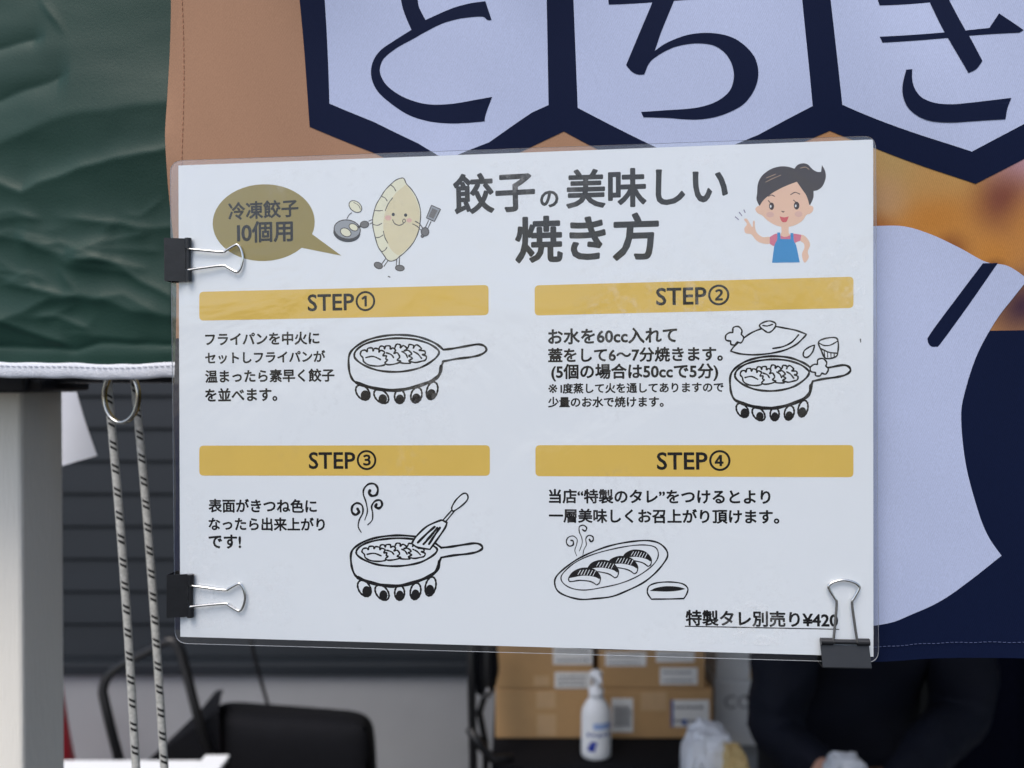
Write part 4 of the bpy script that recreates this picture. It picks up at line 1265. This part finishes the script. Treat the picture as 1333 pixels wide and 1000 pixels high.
o = lump('cloth_bag', at(632, 862, 2.06), (0.034, 0.05, 0.085), m_blk, None, 4, 0.1)
tag(o, 'small black cloth bag hanging on the rack upright by the cartons', 'bag')

# ------------------------------------------------------------------ left: folding wagon, power cable, cone, white table
GY = 2.1
wg = thing('folding_wagon', (xpx(360, GY), 2.4, 0), 'black fabric folding wagon with a tubular handle, in front of the grey wall base', 'wagon')
def quadgrid(c4, nx_, ny_, amp, seed):
    v, f = [], []
    for j in range(ny_ + 1):
        for i in range(nx_ + 1):
            p = c4[0].lerp(c4[1], i / nx_).lerp(c4[3].lerp(c4[2], i / nx_), j / ny_)
            w = noise.noise(p * 7 + Vector((seed, 0, 0))) + 0.5 * noise.noise(p * 17 + Vector((0, seed, 0)))
            v.append(p + Vector((0.3, -1, 0.7)) * amp * w)
    for j in range(ny_):
        for i in range(nx_):
            k = j * (nx_ + 1) + i
            f.append((k, k + 1, k + nx_ + 2, k + nx_ + 1))
    return v, f
fb = [at(228, 990, GY), at(262, 930, GY), at(505, 938, GY), at(512, 1010, GY)]
zlow = 0.22
A = Vector((xpx(190, GY), GY, zpx(992, GY))); Bq = Vector((xpx(268, GY), GY + 0.12, zpx(897, GY + 0.12)))
A2 = at(222, 975, 2.5); B2 = at(280, 900, 2.55)
Fl, Fr = Vector((xpx(285, GY), GY, zpx(925, GY))), Vector((xpx(482, GY), GY, zpx(940, GY)))
Bl, Br = Vector((xpx(275, 2.55), 2.55, zpx(908, 2.55))), Vector((xpx(488, 2.55), 2.55, zpx(925, 2.55)))
mb = MB()
def qg(a, b_, c, d, amp=0.006, seed=1, n=18): mb.add(*quadgrid([a, b_, c, d], n, n, amp, seed))
dn = lambda p, dx=0: Vector((p.x + dx, p.y, zlow))
qg(dn(Fl, 0.02), dn(Fr, 0.03), Fr, Fl, 0.008, 1)                 # front
qg(Fl, Fr, Br, Bl, 0.012, 2)                                     # top
qg(dn(Br, 0.02), Br, Fr, dn(Fr, 0.03), 0.006, 3)                 # right
qg(dn(Bl), dn(Br, 0.02), Br, Bl, 0.004, 4)                       # back
qg(dn(Fl, 0.02), Fl, Bl, dn(Bl), 0.004, 5)                       # left
qg(dn(Fl, 0.02), dn(Fr, 0.03), dn(Br, 0.02), dn(Bl), 0.0, 6, 2)   # floor
def soften(mb, times=14):
    bm = bmesh.new()
    bv_ = [bm.verts.new(v) for v in mb.v]
    for f_ in mb.f:
        try: bm.faces.new([bv_[i] for i in f_])
        except ValueError: pass
    bmesh.ops.remove_doubles(bm, verts=bm.verts[:], dist=0.008)
    for _ in range(times):
        bmesh.ops.smooth_vert(bm, verts=bm.verts[:], factor=0.5, use_axis_x=True, use_axis_y=True, use_axis_z=True)
    bm.verts.index_update()
    mb.v = [v.co.copy() for v in bm.verts]; mb.f = [tuple(v.index for v in f_.verts) for f_ in bm.faces]; mb.m = [0] * len(mb.f)
    bm.free()
soften(mb)
mb.build('fabric_body', m_blk, wg, smooth=True)
mb = MB()                                                        # slanted flap hanging out at the left end
for k, (p, q, r, t) in enumerate([(A, Bq, B2, A2)]):
    qg(p, q, r, t, 0.004, 7)
    off = Vector((0.006, 0, -0.006))
    mb.add([v + off for v in mb.v[-361:]], [f_[::-1] for f_ in quadgrid([p, q, r, t], 18, 18, 0, 7)[1]])
mb.add(*quadgrid([Bq, Fl, Bl, B2], 10, 10, 0.004, 8))
mb.add(*quadgrid([A, dn(A, 0.1), dn(Fl, 0.02), Fl], 10, 10, 0.004, 9))
mb.add(*quadgrid([A, Bq, Fl, Fl + Vector((0, 0, -0.002))], 10, 10, 0.002, 10))
mb.build('fabric_flap', m_blk, wg, smooth=True)
HY = 2.06
hp = [(158, 1000), (150, 970), (142, 938), (136, 912), (134, 898), (139, 883), (150, 871), (169, 859), (195, 846), (214, 836), (222, 834), (230, 838), (236, 850), (240, 866), (246, 888), (252, 912), (262, 950)]
pts = [at(p.x, p.y, HY + 0.0) for p in smooth_pts(hp, False, 4)]
pts = [Vector((pts[0].x + 0.12, HY + 0.1, 0.30))] + pts + [Vector((pts[-1].x + 0.12, HY + 0.1, 0.30))]
mb = MB(); mb.tube(pts, 0.0125, 12)
mb.build('tube_handle', m_blkm, wg, smooth=True)
for x in (xpx(270, GY), xpx(470, GY)):
    for y in (GY + 0.04, 2.46):
        mb = MB()
        n_ = 20
        for r_, w_ in ((0.085, 0.02), (0.06, 0.026)):
            a = [(x + r_ * math.cos(2 * math.pi * k / n_), y - w_, 0.086 + r_ * math.sin(2 * math.pi * k / n_)) for k in range(n_)]
            b_ = [(p[0], y + w_, p[2]) for p in a]
            mb.add(a + b_, [tuple(range(n_)), tuple(range(2 * n_ - 1, n_ - 1, -1))] + [(k, (k + 1) % n_, n_ + (k + 1) % n_, n_ + k) for k in range(n_)])
        mb.box((x - 0.012, y - 0.006, 0.09), (x + 0.012, y + 0.006, 0.24))
        mb.build('wheel', m_blkm, wg)

pts = [at(p.x, p.y, 2.62) for p in smooth_pts([(300, 420), (312, 640), (321, 790), (327, 835), (336, 872), (346, 908), (352, 925)], False, 5)]
mb = MB(); mb.tube(pts, 0.006, 8)
cab = mb.build('power_cable', m_blkm, None, smooth=True)
tag(cab, 'thin black cable dropping below the sign to the black wagon', 'cable')

m_red = mat('red_plastic', (190, 26, 44), 0.45, 0.4)
RYc = 2.9
cc = Vector((xpx(66, RYc), RYc, 0))
cone = thing('traffic_cone', cc, 'bright red cone mostly hidden behind the pale tent leg', 'cone')
h_ = zpx(835, RYc)
re = xpx(92, RYc) - cc.x
slope = re / (h_ - zpx(985, RYc)) 
mb = MB(); mb.lathe([(slope * (h_ - 0.02), 0.02), (slope * h_ * 0.5 + 0.002, h_ * 0.5), (0.02, h_ - 0.03), (0.012, h_)], cc, 28); mb.build('cone_body', m_red, cone, smooth=True)
mb = MB(); mb.box(cc + Vector((-0.19, -0.19, 0)), cc + Vector((0.19, 0.19, 0.022)), bev=0.008); mb.build('cone_base', m_red, cone)

WTY = 1.88
wt = thing('white_table', (-0.95, 1.6, 0), 'white plastic table top at the lower left, in front of the black wagon', 'table')
zz = zpx(987, WTY)
mb = MB(); mb.box((-1.6, 1.35, zz - 0.04), (xpx(268, WTY), WTY, zz), bev=0.012); mb.build('tabletop', m_white, wt)
mb = MB()
for x in (-1.5, xpx(268, WTY) - 0.1):
    pass
for x in (-1.5, xpx(268, WTY) - 0.1):
    for y in (1.42, WTY - 0.07):
        mb = MB(); mb.tube([(x, y, 0), (x, y, zz - 0.039)], 0.016, 10); mb.build('leg', m_silver, wt, smooth=True)
bx_ = Vector((xpx(269, 1.75), 1.70, zz + 0.001))
sb = thing('storage_box', bx_, 'small rounded white plastic box on the right end of the white table', 'box')
mb = MB(); mb.box((xpx(254, 1.8), 1.52, zz + 0.001), (xpx(285, 1.8), 1.86, zz + 0.010), bev=0.004); mb.build('box_body', m_white, sb, smooth=True)
mb = MB(); mb.box((xpx(253, 1.8), 1.515, zz + 0.0105), (xpx(286, 1.8), 1.865, zz + 0.016), bev=0.0025); mb.build('box_lid', m_white, sb)

# ------------------------------------------------------------------ right: work table, white bag, person, chair, navy cloth
KY = 1.45
wk = thing('work_table', (0.85, 1.62, 0), 'stall work table in front of the person in navy, below the hanging banner', 'table')
mb = MB(); mb.box((0.30, 1.25, 0.70), (1.7, 1.62, 0.735), bev=0.006); mb.build('tabletop', m_white, wk)
for x in (0.36, 1.64):
    for y in (1.30, 1.57):
        mb = MB(); mb.tube([(x, y, 0), (x, y, 0.701)], 0.015, 10); mb.build('leg', m_silver, wk, smooth=True)
m_bag = mat('thin_white_plastic', (214, 218, 224), 0.35, 0.5, var=0.05)
def crumple(name, c, r, seed, m):
    v, f = [], []
    n = 34
    c, r = Vector(c), Vector(r)
    for j in range(n + 1):
        th = math.pi * j / n
        for i in range(2 * n):
            ph = math.pi * i / n
            d = Vector((math.sin(th) * math.cos(ph), math.sin(th) * math.sin(ph), math.cos(th)))
            e = Vector([math.copysign(abs(q) ** 0.4, q) for q in d])
            k = 1 + 0.20 * (1 - 2.2 * abs(noise.noise(Vector((d.x * 4, d.y * 4, d.z * 1.3)) + Vector((seed, 2, 0))))) + 0.06 * noise.noise(d * 9 + Vector((0, seed, 0)))
            top = 1 if d.z < 0.3 else 1 - 0.25 * (d.z - 0.3)
            v.append(c + Vector((e.x * r.x * k * top, e.y * r.y * k * top, e.z * r.z * (1 + 0.10 * noise.noise(d * 5 + Vector((seed, 0, 3)))))))
    for j in range(n):
        for i in range(2 * n):
            a = j * 2 * n + i; b_ = j * 2 * n + (i + 1) % (2 * n)
            f.append((a, b_, b_ + 2 * n, a + 2 * n))
    return mk(name, v, f, m, None, smooth=True)
zc = zpx(948, 1.5)
o = crumple('plastic_bag', (xpx(924, 1.5), 1.5, (zc + 0.738) / 2), (0.043, 0.05, (zc - 0.738) / 2), 3, m_bag)
tag(o, 'crumpled white plastic bag standing left of the person in navy', 'bag')
m_tan = mat('tan_paper', (190, 166, 116), 0.7, 0.2, var=0.2, vscale=40)
zc = zpx(968, 1.46)
o = crumple('paper_wrapper', (xpx(957, 1.44), 1.44, (zc + 0.737) / 2), (0.022, 0.035, (zc - 0.737) / 2), 9, m_tan)
tag(o, 'crumpled tan paper wrapper between the white bag and the navy sleeve', 'wrapper')
zc = zpx(985, 1.42)
o = crumple('plastic_pouch', (xpx(1102, 1.42), 1.42, (zc + 0.737) / 2), (0.036, 0.03, (zc - 0.737) / 2), 5, m_bag)
tag(o, 'small clear white pouch in front of the person, at the lower edge', 'pouch')

# person: one skinned body, clothing grown over the same joints
PX, PYY = 0.80, 1.80
m_skin = mat('skin', (196, 150, 128), 0.55, 0.4, var=0.06, vscale=60)
m_jacket = mat('navy_padded_jacket', (11, 15, 29), 0.75, 0.25, var=0.25, vscale=14, bump=0.5, bscale=26)
m_trous = mat('dark_trousers', (24, 25, 30), 0.8, 0.2)
m_hair = mat('black_hair', (22, 19, 18), 0.5, 0.4, var=0.3, vscale=120)
m_shoe = mat('dark_shoes', (30, 30, 32), 0.6, 0.3)
m_eye = mat('dark_eyes', (24, 20, 18), 0.2, 0.5)
m_lip = mat('lips', (168, 96, 90), 0.5, 0.4)
per = thing('person', (PX, PYY, 0), 'person in a dark navy padded jacket leaning over the table, hidden above the banner edge', 'person')
def skinned(name, joints, edges, m, subs=2, rootj=0, bumpy=0):
    me = bpy.data.meshes.new(name)
    me.from_pydata([j[:3] for j in joints], edges, [])
    o = bpy.data.objects.new(name, me); COL.objects.link(o)
    md = o.modifiers.new('skin', 'SKIN'); md.use_smooth_shade = True
    for i, j in enumerate(joints):
        sv = me.skin_vertices[0].data[i]
        r = j[3]
        sv.radius = (r, r) if not isinstance(r, tuple) else r
        sv.use_root = (i == rootj)
    ss = o.modifiers.new('sub', 'SUBSURF'); ss.levels = subs; ss.render_levels = subs
    bpy.context.view_layer.update()
    dg = bpy.context.evaluated_depsgraph_get()
    nm = bpy.data.meshes.new_from_object(o.evaluated_get(dg))
    bpy.data.objects.remove(o); bpy.data.meshes.remove(me)
    v = [w.co.copy() for w in nm.vertices]; f = [tuple(p.vertices) for p in nm.polygons]
    bpy.data.meshes.remove(nm)
    if bumpy:
        v = [p + Vector((noise.noise(p * 26), noise.noise(p * 26 + Vector((3, 0, 0))), noise.noise(p * 22))) * bumpy * 0.35 + Vector((noise.noise(p * 9), noise.noise(p * 9 + Vector((7, 0, 0))), 0.6 * noise.noise(p * 9 + Vector((0, 5, 0))))) * bumpy for p in v]
    return mk(name, v, f, m, per, smooth=True)
# joints (x, y, z, radius); the person faces the camera and leans over the table
HR = Vector((xpx(1088, 1.46), 1.46, zpx(1016, 1.46)))      # hand at the left of the picture
HL = Vector((xpx(1150, 1.47), 1.47, zpx(1035, 1.47)))
ER = Vector((xpx(1006, 1.66), 1.66, zpx(958, 1.66)))
EL = Vector((PX + 0.20, 1.70, 0.97))
SR, SL = Vector((PX - 0.155, 1.71, 1.36)), Vector((PX + 0.155, 1.71, 1.36))
J = [(PX, PYY + 0.06, 0.92, 0.10), (PX, PYY + 0.02, 1.10, 0.11), (PX, 1.73, 1.30, 0.14), (PX, 1.69, 1.43, 0.07), (PX, 1.665, 1.49, 0.052), (PX, 1.645, 1.58, 0.085), (PX, 1.64, 1.66, 0.075),
     (*SR, 0.042), (*SR.lerp(ER, 0.5), 0.036), (*ER, 0.03), (*ER.lerp(HR, 0.45), 0.029), (*HR.lerp(ER, 0.14), 0.027),
     (*SL, 0.042), (*SL.lerp(EL, 0.5), 0.036), (*EL, 0.03), (*EL.lerp(HL, 0.45), 0.029), (*HL.lerp(EL, 0.14), 0.027),
     (PX - 0.085, PYY + 0.06, 0.84, 0.072), (PX - 0.11, PYY + 0.02, 0.48, 0.06), (PX - 0.115, PYY + 0.06, 0.09, 0.042), (PX - 0.12, PYY - 0.10, 0.04, 0.036),
     (PX + 0.085, PYY + 0.06, 0.84, 0.072), (PX + 0.11, PYY + 0.02, 0.48, 0.06), (PX + 0.115, PYY + 0.06, 0.09, 0.042), (PX + 0.12, PYY - 0.10, 0.04, 0.036)]
Eg = [(0, 1), (1, 2), (2, 3), (3, 4), (4, 5), (5, 6), (2, 7), (7, 8), (8, 9), (9, 10), (10, 11), (2, 12), (12, 13), (13, 14), (14, 15), (15, 16), (0, 17), (17, 18), (18, 19), (19, 20), (0, 21), (21, 22), (22, 23), (23, 24)]
def hand(w, tip_dir, side):
    """palm, four curled fingers and a thumb as chains growing from the wrist"""
    k0 = len(J)
    t = tip_dir.normalized(); s_ = side.normalized(); d = t.cross(s_).normalized()
    if d.z > 0: d = -d
    pal = Vector(J[w][:3]) + t * 0.055
    J.append((*pal, (0.034, 0.018))); Eg.append((w, k0))
    for i, (o_, l) in enumerate(((-0.030, 0.062), (-0.010, 0.074), (0.010, 0.070), (0.029, 0.054))):
        b0 = pal + t * 0.038 + s_ * o_
        b1 = b0 + t * l * 0.5 + d * l * 0.18
        b2 = b1 + t * l * 0.28 + d * l * 0.32
        k = len(J)
        J.extend([(*b0, 0.0095), (*b1, 0.0085), (*b2, 0.0075)])
        Eg.extend([(k0, k), (k, k + 1), (k + 1, k + 2)])
    b0 = pal + s_ * -0.036 - t * 0.012
    b1 = b0 + t * 0.032 - s_ * 0.014 + d * 0.014
    b2 = b1 + t * 0.024 + d * 0.012
    k = len(J)
    J.extend([(*b0, 0.011), (*b1, 0.0098), (*b2, 0.008)])
    Eg.extend([(k0, k), (k, k + 1), (k + 1, k + 2)])
hand(11, HR - ER, Vector((0, 1, 0.2)))
hand(16, HL - EL, Vector((0, 1, 0.2)))
skinned('body', J, Eg, m_skin)
JJ = [(PX, PYY + 0.06, 0.80, (0.19, 0.14)), (PX, PYY + 0.05, 0.94, (0.18, 0.145)), (PX, PYY + 0.01, 1.10, (0.18, 0.145)), (PX, 1.735, 1.30, (0.185, 0.15)), (PX, 1.70, 1.41, 0.095), (PX, 1.675, 1.465, 0.072),
      (*SR, 0.085), (*SR.lerp(ER, 0.5), 0.075), (*ER, 0.066), (*ER.lerp(HR, 0.45), 0.056), (*ER.lerp(HR, 0.92), 0.042),
      (*SL, 0.085), (*SL.lerp(EL, 0.5), 0.075), (*EL, 0.066), (*EL.lerp(HL, 0.45), 0.056), (*EL.lerp(HL, 0.92), 0.042)]
skinned('jacket', JJ, [(0, 1), (1, 2), (2, 3), (3, 4), (4, 5), (3, 6), (6, 7), (7, 8), (8, 9), (9, 10), (3, 11), (11, 12), (12, 13), (13, 14), (14, 15)], m_jacket, 3, 0, 0.013)
JT = [(PX, PYY + 0.06, 0.90, (0.165, 0.125))]
ET = []
for sx in (-1, 1):
    k = len(JT)
    JT += [(PX + sx * 0.10, PYY + 0.06, 0.80, 0.108), (PX + sx * 0.11, PYY + 0.02, 0.48, 0.078), (PX + sx * 0.115, PYY + 0.055, 0.09, 0.062)]
    ET += [(0, k), (k, k + 1), (k + 1, k + 2)]
skinned('trousers', JT, ET, m_trous)
for sx in (-1, 1):
    lump('shoe', (PX + sx * 0.12, PYY - 0.03, 0.045), (0.048, 0.13, 0.044), m_shoe, per, 2, 0.05)
lump('hair', (PX, 1.668, 1.645), (0.098, 0.098, 0.098), m_hair, per, 6, 0.07)
for sx in (-1, 1):
    lump('eye', (PX + sx * 0.032, 1.560, 1.600), (0.012, 0.008, 0.007), m_eye, per, 1, 0.0, n=10)
    lump('ear', (PX + sx * 0.090, 1.645, 1.585), (0.010, 0.018, 0.030), m_skin, per, 1, 0.05, n=10)
lump('nose', (PX, 1.556, 1.572), (0.014, 0.018, 0.022), m_skin, per, 1, 0.03, n=10)
lump('mouth', (PX, 1.566, 1.536), (0.024, 0.007, 0.006), m_lip, per, 1, 0.0, n=10)

# padded chair with a round back, right behind the person
CYY = 2.25
ch = thing('padded_chair', (xpx(1150, CYY), CYY + 0.2, 0), 'black padded chair with a rounded backrest beside the person in navy', 'chair')
m_vinyl = mat('black_vinyl', (17, 18, 21), 0.42, 0.45, var=0.15, vscale=20, bump=0.15, bscale=200)
cxx = xpx(1152, CYY)
zc0, zc1 = zpx(988, CYY), zpx(800, CYY)
pts = []
for k in range(40):
    a = 2 * math.pi * k / 40
    ex = math.copysign(abs(math.cos(a)) ** 0.6, math.cos(a)); ez = math.copysign(abs(math.sin(a)) ** 0.6, math.sin(a))
    pts.append(Vector((cxx + 0.195 * ex, 0, (zc0 + zc1) / 2 + (zc1 - zc0) / 2 * ez)))
mb = MB()
cen = Vector((cxx, 0, (zc0 + zc1) / 2))
rings = [(0.0, -0.035), (0.6, -0.035), (0.92, -0.027), (1.0, 0.0), (0.92, 0.027), (0.6, 0.035), (0.0, 0.035)]
vs, fs = [], []
for s_, yy in rings:
    for p in pts: vs.append(cen + (p - cen) * max(s_, 0.02) + Vector((0, CYY + yy, 0)))
for r_ in range(len(rings) - 1):
    for k in range(40):
        fs.append((r_ * 40 + k, r_ * 40 + (k + 1) % 40, (r_ + 1) * 40 + (k + 1) % 40, (r_ + 1) * 40 + k))
mb.add(vs, fs)
mb.build('backrest', m_vinyl, ch, smooth=True)
mb = MB(); mb.tube([p + Vector((0, CYY - 0.002, 0)) for p in pts], 0.010, 8, closed=True)
mb.build('piping', m_vinyl, ch, smooth=True)
mb = MB(); mb.box((cxx - 0.21, CYY + 0.03, 0.43), (cxx + 0.21, CYY + 0.45, 0.49), bev=0.02); mb.build('seat', m_vinyl, ch)
for sx in (-1, 1):
    for y in (CYY + 0.06, CYY + 0.42):
        mb = MB(); mb.tube([(cxx + sx * 0.185, y, 0), (cxx + sx * 0.18, y, 0.432)], 0.012, 10); mb.build('leg', m_blkm, ch, smooth=True)
for sx in (-1, 1):
    mb = MB(); mb.tube([(cxx + sx * 0.12, CYY + 0.05, 0.46), (cxx + sx * 0.12, CYY + 0.045, zc0 + 0.03)], 0.011, 8)
    mb.build('back_support', m_blkm, ch, smooth=True)

m_drape = mat('dark_navy_cloth', (7, 11, 31), 0.85, 0.15, var=0.15, vscale=10, bump=0.2, bscale=60)
vs, fs = [], []
nx_, nz_ = 90, 14
x0, x1 = xpx(1120, 2.9), 3.2
for j in range(nz_ + 1):
    for i in range(nx_ + 1):
        x = x0 + (x1 - x0) * i / nx_
        z = 0.02 + 2.1 * j / nz_
        vs.append((x, 2.9 + 0.03 * math.sin(x * 26 + 0.5 * math.sin(x * 9)) + 0.01 * math.sin(z * 4 + x * 7), z))
for j in range(nz_):
    for i in range(nx_):
        k = j * (nx_ + 1) + i
        fs.append((k, k + 1, k + nx_ + 2, k + nx_ + 1))
o = mk('drape', vs, fs, m_drape, None, smooth=True)
tag(o, 'dark navy cloth hanging behind the black chair at the far right', 'drape')
